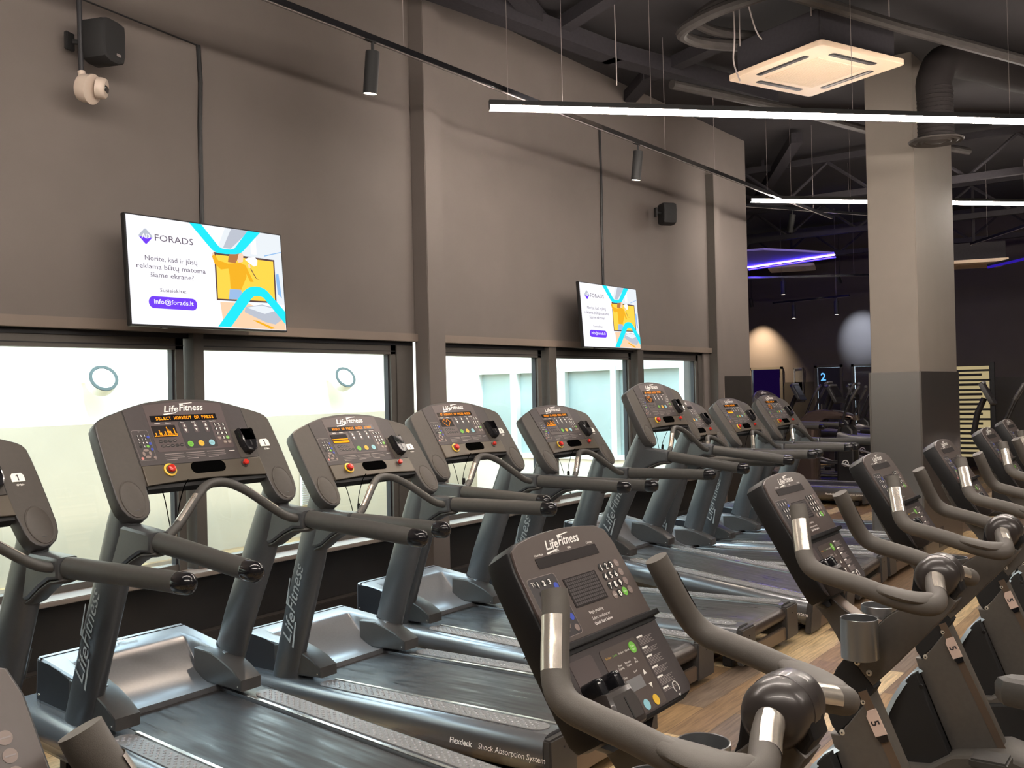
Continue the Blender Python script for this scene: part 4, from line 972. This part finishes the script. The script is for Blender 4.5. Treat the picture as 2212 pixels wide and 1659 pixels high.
# blue ceiling recess
RAFT = [(13.9, 6.3), (14.04, 5.6), (14.72, 5.21), (15.28, 4.96), (15.9, 6.65), (15.0, 7.0)]
t = thing('ceiling_raft', 'blue-lit ceiling raft edged with a blue LED line', 'ceiling raft', (15.3, 6.0, 3.55))
q = MB(); q.slab([(x - 15.3, y - 6.0) for x, y in RAFT], .07, .10, 'blue_lit_panel'); q.build('raft_panel', t)
q = MB(); q.tube([(.53, .59, .055), (-.03, -1.05, .055)], .011, 'led_blue', seg=8); q.tube([(.53, .59, .055), (-.3, .90, .055)], .011, 'led_blue', seg=8); q.build('led_line', t)
q = MB(); q.tube([(.57, .60, .02), (.01, -1.05, .02)], .014, 'blue_lit_panel', seg=6); q.build('led_channel', t)  # coloured blue for the LED glow below the line
led_strip('thin blue light line beyond the column at the right edge', (15.6, 2.85, 3.25), (13.6, .9, 3.30), 'blue_dim', .01, (.3, .8), None)
for p, lab in (((18.3, 6.75, 3.80), 'pale ceiling cassette unit beyond the blue raft'), ((16.2, 3.15, 3.35), 'pale ceiling cassette unit beyond the column')):
    t = thing('air_conditioner', lab, 'air conditioner', p, (0, 0, .3)); q = MB(); q.slab(rrect(-.42, -.42, .42, .42, .04), 0, .05, 'ac', None, bev0=.008); q.build('front_panel', t)
    q = MB(); q.slab(rrect(-.25, -.25, .25, .25, .02), -.004, .002, 'ac_grille', None); q.build('intake_grille', t); q = MB(); q.box((-.38, -.38, .05), (.38, .38, .30), 'beam'); q.box((-.02, -.02, .3), (.02, .02, CEIL - p[2] - .003), 'beam'); q.build('casing', t)
# ------------------------------------------------------------------ televisions
def poly_at(mb, P, w, m, F): mb.slab([(a, -c) for a, c in P], w - .0004, w, m, F)
def television(label, x, y, z, scale=1.0):
    t = thing('television', label, 'television', (x, y, z), (math.radians(-4.0), 0, 0), 'wall televisions showing the same advert')
    W, H = 1.022 * scale, .580 * scale
    # local: x right, y away from viewer, z up; screen face at y = 0, top-left corner at the origin
    F = frame_m((0, 0, 0), (scale, 0, 0), (0, 0, scale), (0, -1, 0))
    b = MB(); b.box((0, 0, -H), (W, .030, 0), 'black', bev=.003); b.box((.18 * W, .028, -.85 * H), (.82 * W, .07, -.2 * H), 'matte_black', bev=.01); b.box((.18, -.001, -H - .008), (.22, .015, -H), 'black'); b.build('housing', t)
    b = MB(); b.slab([(.010, -.570), (1.012, -.570), (1.012, -.008), (.010, -.008)], .0005, .0015, 's_white', F)
    sc = b.build('screen', t)
    w = .0020
    b = MB(); D = {
    'wallw': [(.62, .009), (1.012, .009), (1.012, .42), (.95, .42), (.56, .42), (.534, .16), (.56, .13)], 'floor': [(.556, .428), (.744, .424), (1.005, .501), (1.010, .568), (.571, .566)],
    'greyp': [(.662, .009), (.785, .009), (.649, .124), (.598, .124)], 'deck': [(.727, .447), (.845, .426), (.981, .448), (.977, .512), (.934, .538), (.86, .527), (.717, .476)]}
    poly_at(b, D['wallw'], w, 's_pale', F); poly_at(b, D['greyp'], w + .0003, 's_grey', F); poly_at(b, D['floor'], w, 's_floor', F); poly_at(b, D['deck'], w + .0004, 's_grey', F)
    poly_at(b, [(.735, .450), (.842, .432), (.965, .452), (.86, .480)], w + .0008, 's_pale', F); poly_at(b, [(.79, .02), (.83, .02), (.83, .14), (.79, .14)], w + .0003, 's_white', F)
    poly_at(b, [(.959, .244), (.981, .237), (.995, .383), (.966, .356)], w + .0004, 's_blue', F); poly_at(b, [(.885, .139), (1.012, .105), (1.012, .110), (.885, .145)], w + .0004, 's_blue', F)
    poly_at(b, [(.80, .52), (.93, .56), (.90, .566), (.77, .52)], w + .0004, 's_orange', F)
    b.build('advert_photo', sc)
    b = MB(); w = .0032
    poly_at(b, [(.535, .153), (.956, .159), (.952, .413), (.534, .42)], w, 's_dark', F); poly_at(b, [(.546, .166), (.946, .169), (.941, .404), (.542, .411)], w + .0004, 's_yellow', F)
    poly_at(b, [(.519, .178), (.532, .158), (.558, .197), (.623, .21), (.708, .198), (.744, .209), (.794, .3), (.77, .302), (.745, .256), (.746, .275), (.701, .354), (.63, .349), (.63, .274), (.624, .238), (.573, .247), (.534, .218)], w + .0012, 's_orange', F)
    poly_at(b, [(.624, .354), (.701, .349), (.708, .377), (.68, .407), (.614, .41)], w + .0012, 's_jeans', F)
    poly_at(b, [(.687, .143), (.718, .131), (.733, .153), (.726, .191), (.697, .199), (.682, .177)], w + .0016, 's_skin', F)
    poly_at(b, [(.623, .201), (.632, .165), (.650, .136), (.677, .119), (.706, .116), (.730, .130), (.700, .150), (.690, .180), (.674, .203)], w + .0020, 's_hair', F)
    poly_at(b, [(.743, .176), (.766, .162), (.813, .155), (.831, .172), (.826, .202), (.803, .211), (.767, .192)], w + .0016, 's_white', F)
    poly_at(b, [(.517, .180), (.522, .160), (.532, .152), (.536, .164)], w + .0016, 's_skin', F); poly_at(b, [(.760, .200), (.774, .198), (.778, .222), (.765, .224)], w + .0020, 's_skin', F)
    for p, q in (((.776, .225), (.792, .252)), ((.792, .252), (.811, .279)), ((.811, .279), (.835, .285))): poly_at(b, [p, (p[0] + .006, p[1]), (q[0] + .006, q[1]), q], w + .0020, 's_dark', F)
    b.build('advert_figure', sc)
    b = MB(); w = .0064
    poly_at(b, [(.383, .009), (.460, .009), (.567, .120), (.588, .129), (.609, .131), (.645, .129), (.672, .121), (.773, .009), (.862, .009), (.732, .129), (.710, .145), (.678, .152), (.610, .158), (.554, .157), (.521, .143)], w, 's_cyan', F)
    poly_at(b, [(.529, .566), (.613, .566), (.767, .399), (.785, .385), (.808, .380), (.835, .381), (.856, .387), (1.006, .536), (1.010, .462), (.891, .351), (.865, .334), (.83, .326), (.80, .326), (.771, .33), (.740, .343), (.713, .362)], w, 's_cyan', F)
    b.build('cyan_bands', sc)
    b = MB(); w = .0022
    cx, cy, r = .117, .112, .040
    b.slab([(cx + a * r, -cy + c * r) for a, c in ((0, 1), (.12, .96), (.96, .12), (1, 0), (.96, -.12), (-.96, -.12), (-1, 0), (-.96, .12), (-.12, .96))], w - .0004, w, 's_grey', F)
    b.slab([(cx + a * r, -cy + c * r) for a, c in ((-.96, -.12), (.96, -.12), (.12, -.96), (0, -1), (-.12, -.96))], w - .0004, w + .0002, 's_violet', F)
    b.text('AD', cx, -cy - .011, .034, w + .0006, 's_white', F, align='CENTER', bold=.02)
    b.text('FORADS', .171, -.130, .049, w, 's_text', F, width=.234)
    for s, u, wd, v in (('Norite, kad ir jūsų', .105, .318, .236), ('reklama būtų matoma', .054, .419, .279), ('šiame ekrane?', .131, .263, .321), ('Susisiekite:', .182, .159, .396)):
        b.text(s, u, -v, .036 if v < .39 else .026, w, 's_text', F, width=wd)
    b.slab(rrect(.112, -.485, .405, -.422, .031, 8), w - .0004, w, 's_violet', F); b.text('info@forads.lt', .143, -.460, .034, w + .0006, 's_white', F, width=.239, bold=.01)
    b.build('advert_text', sc)
    b = MB(); b.box((.40, .05, -.40), (.62, .272, -.20), 'matte_black', bev=.01); b.build('wall_bracket', t)
    return t
television('large wall television on the left, advert with cyan bands, close to the camera', 2.88, 4.52, 2.580)
television('smaller-looking wall television on the right, beyond the pilaster', 7.17, 4.52, 2.552, .985)
for x, z1, lab in ((3.555, 3.665, 'dark cable conduit above the large left television'), (8.04, 4.08, 'dark cable conduit above the right television')):
    b = MB(); b.tube([(x, 4.795, 2.5), (x, 4.795, 3.2), (x + .01, 4.795, 3.45), (x, 4.795, z1)], .014, 'black', seg=10); tag(b.build('cable_conduit'), lab, 'conduit', 'cable conduits above the televisions')
b = MB(); b.tube([(2.80, 4.797, 3.72), (3.2, 4.797, 3.69), (3.555, 4.797, 3.665)], .0045, 'frame_dark', seg=6); tag(b.build('thin_cable'), 'thin cable clipped along the wall from the ceiling pole to the conduit', 'cable')
# speakers and the camera
def speaker(label, x, y, z, rz, pole):
    t = thing('wall_speaker', label, 'speaker', (x, y, z), (0, 0, rz), 'black wall speakers')
    b = MB(); b.slab([(-.085, -.07), (-.075, -.10), (-.03, -.118), (.03, -.118), (.08, -.10), (.090, -.06), (.094, .05), (.088, .095), (.04, .105), (-.04, .105), (-.08, .09), (-.09, .03)], -.07, .075, 'matte_black', frame_m((0, 0, 0), (1, 0, 0), (0, 0, 1), (0, -1, 0)), bev=.018, bev0=.018); b.build('cabinet', t)
    b = MB(); b.box((.012, -.0775, -.077), (.045, -.0745, -.064), 'label_grey', bev=.001); b.build('badge', t)
    b = MB(); b.tube([(0, .06, 0), (-.05, .14, 0)], .014, 'matte_black', seg=8); b.box((-.09, .14, -.045), (-.03, .16, .045), 'matte_black', bev=.004); b.build('wall_bracket', t)
    return t
speaker('larger-looking black speaker on the wall above the white camera', 2.845, 4.62, 3.455, .35, 1)
speaker('small black speaker on the wall right of the second television', 9.06, 4.63, 3.39, .9, 0)
t = thing('security_camera', 'white dome security camera hanging from a pole beside the left television', 'camera', (2.765, 4.60, 3.19))
b = MB(); d = V((.35, -.75, -.18)).normalized(); x = d.cross(V((0, 0, 1))).normalized(); y = x.cross(d); F = frame_m((0, 0, 0), x, y, d)
b.lathe([(.050, -.055), (.066, -.050), (.071, -.03), (.071, -.002), (.075, .0), (.075, .012), (.066, .016)], 'camera_white', F, 32); b.build('camera_body', t)
F2 = frame_m(d * .022 + V((.012, 0, .008)), x, y, (V((.62, -.62, -.10))).normalized())
b = MB(); d2 = V((.62, -.62, -.12)).normalized(); x2 = d2.cross(V((0, 0, 1))).normalized(); F2 = frame_m(d * .010 + V((.02, -.006, .012)), x2, x2.cross(d2), d2)
b.lathe([(.052, .0), (.054, .015), (.053, .030), (.049, .042), (.044, .046)], 'camera_white', F2, 32); b.build('camera_ball', t)
b = MB(); b.slab(rrect(-.036, -.016, .034, .014, .012, 5), .044, .049, 'black_gloss', F2, bev=.002); b.build('lens_window', t)
b = MB(); b.tube([(-.02, .05, .085), (-.03, .05, .9), (-.035, .05, CEIL - 3.19)], .013, 'frame_dark', seg=10); b.tube([(-.018, .045, .062), (-.02, .05, .095)], .018, 'camera_white', seg=12); b.build('ceiling_pole', t)
# ------------------------------------------------------------------ outside the windows
OY = 8.80
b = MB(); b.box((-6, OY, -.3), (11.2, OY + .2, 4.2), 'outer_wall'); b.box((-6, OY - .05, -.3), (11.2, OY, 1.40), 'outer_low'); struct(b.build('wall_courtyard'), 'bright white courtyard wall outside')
b = MB(); b.box((-6, WY + .3, -.35), (11.2, OY, -.25), 'outer_ground'); struct(b.build('ground_courtyard'))
b = MB(); b.box((-6.2, WY + .25, -.3), (-6, OY, 4.2), 'outer_wall'); struct(b.build('wall_courtyard_end'))
b = MB(); b.box((11.06, WY + .25, 1.92), (11.28, OY, 4.2), 'outer_wall'); b.box((11.06, WY + .25, -.3), (11.28, OY, .70), 'outer_wall')
for y0, y1 in ((8.66, 8.80), (8.0, 8.1), (7.2, 7.32), (6.42, 6.50), (5.42, 5.52), (5.05, 5.16)): b.box((11.02, y0, .70), (11.28, y1, 1.92), 'outer_frame')
b.box((11.03, WY + .25, 1.86), (11.28, OY, 1.93), 'outer_frame'); b.box((11.03, WY + .25, .70), (11.28, OY, .76), 'outer_frame')
wg = struct(b.build('wall_wing'), 'white-framed glazed wing outside the right bay')
b = MB(); b.box((11.12, WY + .25, .72), (11.20, OY, 1.90), 'outer_pane'); struct(b.build('pane', wg))
for x, lab in ((5.22, 'round white floodlight on the outside wall, seen through the left window'), (8.34, 'round white floodlight on the outside wall, seen through the second window')):
    t = thing('round_floodlight', lab, 'floodlight', (x, OY - .01, 1.815), (0, 0, 0), 'round floodlights on the courtyard wall')
    d = V((-.15, -.80, .42)).normalized(); x_ = d.cross(V((0, 0, 1))).normalized(); F = frame_m((0, -.20, 0), x_, x_.cross(d), d)
    b = MB(); b.lathe([(.08, -.10), (.125, -.095), (.135, -.07), (.135, .03), (.13, .035)], 'outer_frame', F, 36); b.build('lamp_body', t)
    b = MB(); b.lathe([(.134, .030), (.134, .040), (.105, .042), (.104, .034)], 'rim_grey', F, 36, cap=False); b.build('rim', t)
    b = MB(); b.lathe([(.104, .036), (.001, .037)], 'outer_frame', F, 36, cap=False); b.build('lens', t)
    b = MB(); b.box((-.10, -.12, -.02), (-.06, .0, .05), 'outer_frame', bev=.005); b.build('wall_mount', t)
t = thing('vent_grille', 'white louvred vent grille low on the outside wall', 'vent', (7.75, OY - .06, .35))
b = MB(); b.box((0, -.02, 0), (.22, .0, .48), 'outer_frame'); b.build('vent_frame', t)
b = MB()
for k in range(18): b.box((.015, -.030, .015 + k * .0255), (.205, -.018, .024 + k * .0255), 'label_grey')
b.build('louvres', t)
# ------------------------------------------------------------------ machines at the back
def roundel(b, F, r):
    b.lathe([(r, 0), (r, .004)], 'white', F, 24); b.lathe([(r * .72, .0041), (r * .72, .0046)], 'black', F, 20)
    b.slab([(-r * .5, -r * .35), (r * .1, -r * .45), (r * .1, r * .1), (r * .5, r * .35), (-r * .1, r * .45), (-r * .1, -r * .1)], .0046, .0052, 'white', F)
def back_machine(label, loc, rz, s=1.0, hood=True, silver_arm=True):
    t = thing('elliptical_trainer', label, 'elliptical trainer', loc, (0, 0, rz), 'dark cardio machines in the background'); t.scale = (s, s, s)
    b = MB()
    for x in (-.22, .22): b.tube([(x, -.95, .05), (x, .75, .05)], .045, 'machine_dark', seg=12, dome=True)
    for y in (-.8, .6): b.box((-.28, y - .05, .03), (.28, y + .05, .12), 'machine_dark', bev=.01)
    b.build('base_frame', t)
    m = frame_m((0, 0, 0), (0, 1, 0), (0, 0, 1), (1, 0, 0))
    if hood:
        b = MB(); b.slab([(.78, .10), (.80, .60), (.77, .90), (.70, 1.08), (.56, 1.20), (.38, 1.23), (.10, 1.20), (-.12, 1.13), (-.14, 1.06), (.10, 1.08), (.30, 1.08), (.40, 1.02), (.46, .90), (.48, .60), (.48, .10)], -.17, .17, 'hood', m, bev=.05, bev0=.05); h = b.build('hood', t)
        b = MB(); roundel(b, frame_m((-.1705, .64, .80), (0, -1, 0), (0, 0, 1), (-1, 0, 0)), .05); b.build('round_logo', h)
    b = MB(); b.slab([(.16, .10), (.14, .85), (.08, .97), (-.02, 1.0), (-.10, .92), (-.12, .10)], -.12, .12, 'machine_dark', m, bev=.03, bev0=.03); hs = b.build('drive_housing', t)
    b = MB(); roundel(b, frame_m((-.1205, .02, .42), (0, -1, 0), (0, 0, 1), (-1, 0, 0)), .05); b.build('round_logo', hs)
    b = MB(); b.tube([(0, .35, .95), (0, .30, 1.22), (0, .22, 1.40)], [(.05, .035)] * 3, 'machine_dark', seg=12); b.build('mast', t)
    b = MB(); F = frame_m((0, .16, 1.47), (1, 0, 0), V((0, .45, .89)).normalized(), V((0, -.89, .45)).normalized())
    b.slab(rrect(-.21, -.16, .21, .15, .04), -.05, 0, 'machine_dark', F, bev=.01); b.slab(rrect(-.15, -.07, .15, .11, .01), 0, .002, 'black_gloss', F); b.box((-.17, .12, -.04), (.17, .15, .012), 'silver', F, bev=.005); b.build('console', t)
    for q in (-1, 1):
        b = MB(); b.tube(smooth_path([(q * .22, .10, .85), (q * .24, -.02, 1.15), (q * .24, -.12, 1.38), (q * .22, -.20, 1.52)], 5), .018, 'machine_dark', seg=10); b.tube(smooth_path([(q * .24, -.12, 1.38), (q * .22, -.20, 1.52), (q * .17, -.22, 1.56)], 4), .023, 'rubber', seg=10); b.build('moving_arm', t)
        b = MB(); b.tube([(q * .22, .10, .85), (q * .21, -.10, .80), (q * .18, -.75, .78)], [(.03, .055), (.03, .055), (.03, .04)], 'silver' if silver_arm else 'machine_dark', seg=12); b.tube([(q * .16, -.70, .12), (q * .16, -.70, .78)], .03, 'silver', seg=12); b.build('crank_link', t)
        b = MB(); b.box((q * .16 - .07, -.55, .30), (q * .16 + .07, -.15, .33), 'rubber', bev=.01); b.tube([(q * .16, -.35, .30), (q * .20, .05, .42)], .02, 'silver', seg=8); b.build('pedal', t)
    return t
back_machine('large dark machine with a rounded copper-brown hood, beyond the treadmill row', (15.0, 4.72, 0), 0, 1.0)
back_machine('dark machine whose console stands before the framed mirror', (16.2, 5.73, 0), .1, 1.02, False, False)
back_machine('dark machine whose console stands before the door numbered 2', (17.1, 5.45, 0), .1, 1.03, False, False)
back_machine('dark machine with a pale console top, just left of the column', (18.0, 5.38, 0), .1, 1.0, False, True)
back_machine('dark machine with a silver arm, just right of the column', (13.1, 2.25, 0), .1, 1.0, False, True)
back_machine('dark hooded machine near the right edge, behind the farthest bikes', (14.25, 1.10, 0), .15, 1.05)
# storage rack against a backing panel made to glow yellow
q = MB(); q.box((18.38, 3.30, .30), (18.40, 3.98, 1.86), 'yellow_glow'); struct(q.build('window_7'), 'yellow backing panel made to glow in the far part of the room')
t = thing('storage_rack', 'tall black rack of horizontal bars in front of the glowing yellow panel', 'rack', (18.2, 3.62, 0))
q = MB(); q.box((-.06, -.36, 0), (.0, -.28, 1.92), 'black', bev=.005); q.box((-.06, .32, 0), (.0, .40, 1.92), 'black', bev=.005); q.box((-.12, -.40, 0), (.10, -.26, .05), 'black'); q.box((-.12, .30, 0), (.10, .42, .05), 'black'); q.build('rack_frame', t)
for k in range(9):
    q = MB(); z = 1.80 - k * .165; q.box((-.10, -.30, z - .035), (-.02, .36, z), 'black', bev=.004); q.tube([(-.14, -.18, z - .09), (-.14, .40, z - .09)], .022, 'machine_dark', seg=10); q.build('shelf_bar', t)
# small brass tap end low on the wall between treadmills
b = MB(); b.lathe([(.022, 0), (.022, .03), (.014, .034), (.014, .05)], 'bolt', frame_m((3.33, WY - .0995, .24), (1, 0, 0), (0, 0, 1), (0, -1, 0)), 16); tag(b.build('pipe_fitting'), 'small brass fitting low on the dark wall behind the treadmills', 'fitting')
# ------------------------------------------------------------------ daylight, camera, view
w = bpy.data.worlds.new('sky'); bpy.context.scene.world = w; w.use_nodes = True; nt = w.node_tree; nt.nodes.clear()
o = nt.nodes.new('ShaderNodeOutputWorld'); bg = nt.nodes.new('ShaderNodeBackground'); bg.inputs[0].default_value = (.62, .84, 1.0, 1); bg.inputs[1].default_value = SKY
nt.links.new(bg.outputs[0], o.inputs[0])
sd = bpy.data.lights.new('sun', 'SUN'); sd.energy = SUN; sd.angle = .03; sd.color = (1, .95, .86)
so = bpy.data.objects.new('sun', sd); C.objects.link(so); so.rotation_euler = V((.25, .62, -.74)).to_track_quat('-Z', 'Y').to_euler()
F_PX, PITCH, ROLL, HCAM, PHI = 2134.631, .0060, .0230, 1.633, .632
ca = bpy.data.cameras.new('camera'); ca.sensor_width = 36; ca.lens = 36 * F_PX / 2212; ca.clip_start = .05; ca.clip_end = 200
co = bpy.data.objects.new('camera', ca); C.objects.link(co); bpy.context.scene.camera = co
fw = V((math.cos(PHI) * math.cos(PITCH), math.sin(PHI) * math.cos(PITCH), math.sin(PITCH))); rt = V((math.sin(PHI), -math.cos(PHI), 0)); up = rt.cross(fw)
r2 = rt * math.cos(ROLL) - up * math.sin(ROLL); u2 = rt * math.sin(ROLL) + up * math.cos(ROLL)
co.matrix_world = frame_m((0, 0, HCAM), r2, u2, -fw)
sc = bpy.context.scene
sc.view_settings.view_transform = 'Standard'; sc.view_settings.look = 'None'; sc.view_settings.gamma = 1; sc.view_settings.exposure = EXPO; sc.view_settings.use_curve_mapping = False
sc.cycles.use_denoising = True
sc.cycles.max_bounces = 8; sc.cycles.diffuse_bounces = 4; sc.cycles.glossy_bounces = 4; sc.cycles.transparent_max_bounces = 12
sc.cycles.caustics_reflective = False; sc.cycles.caustics_refractive = False; sc.cycles.sample_clamp_indirect = 8
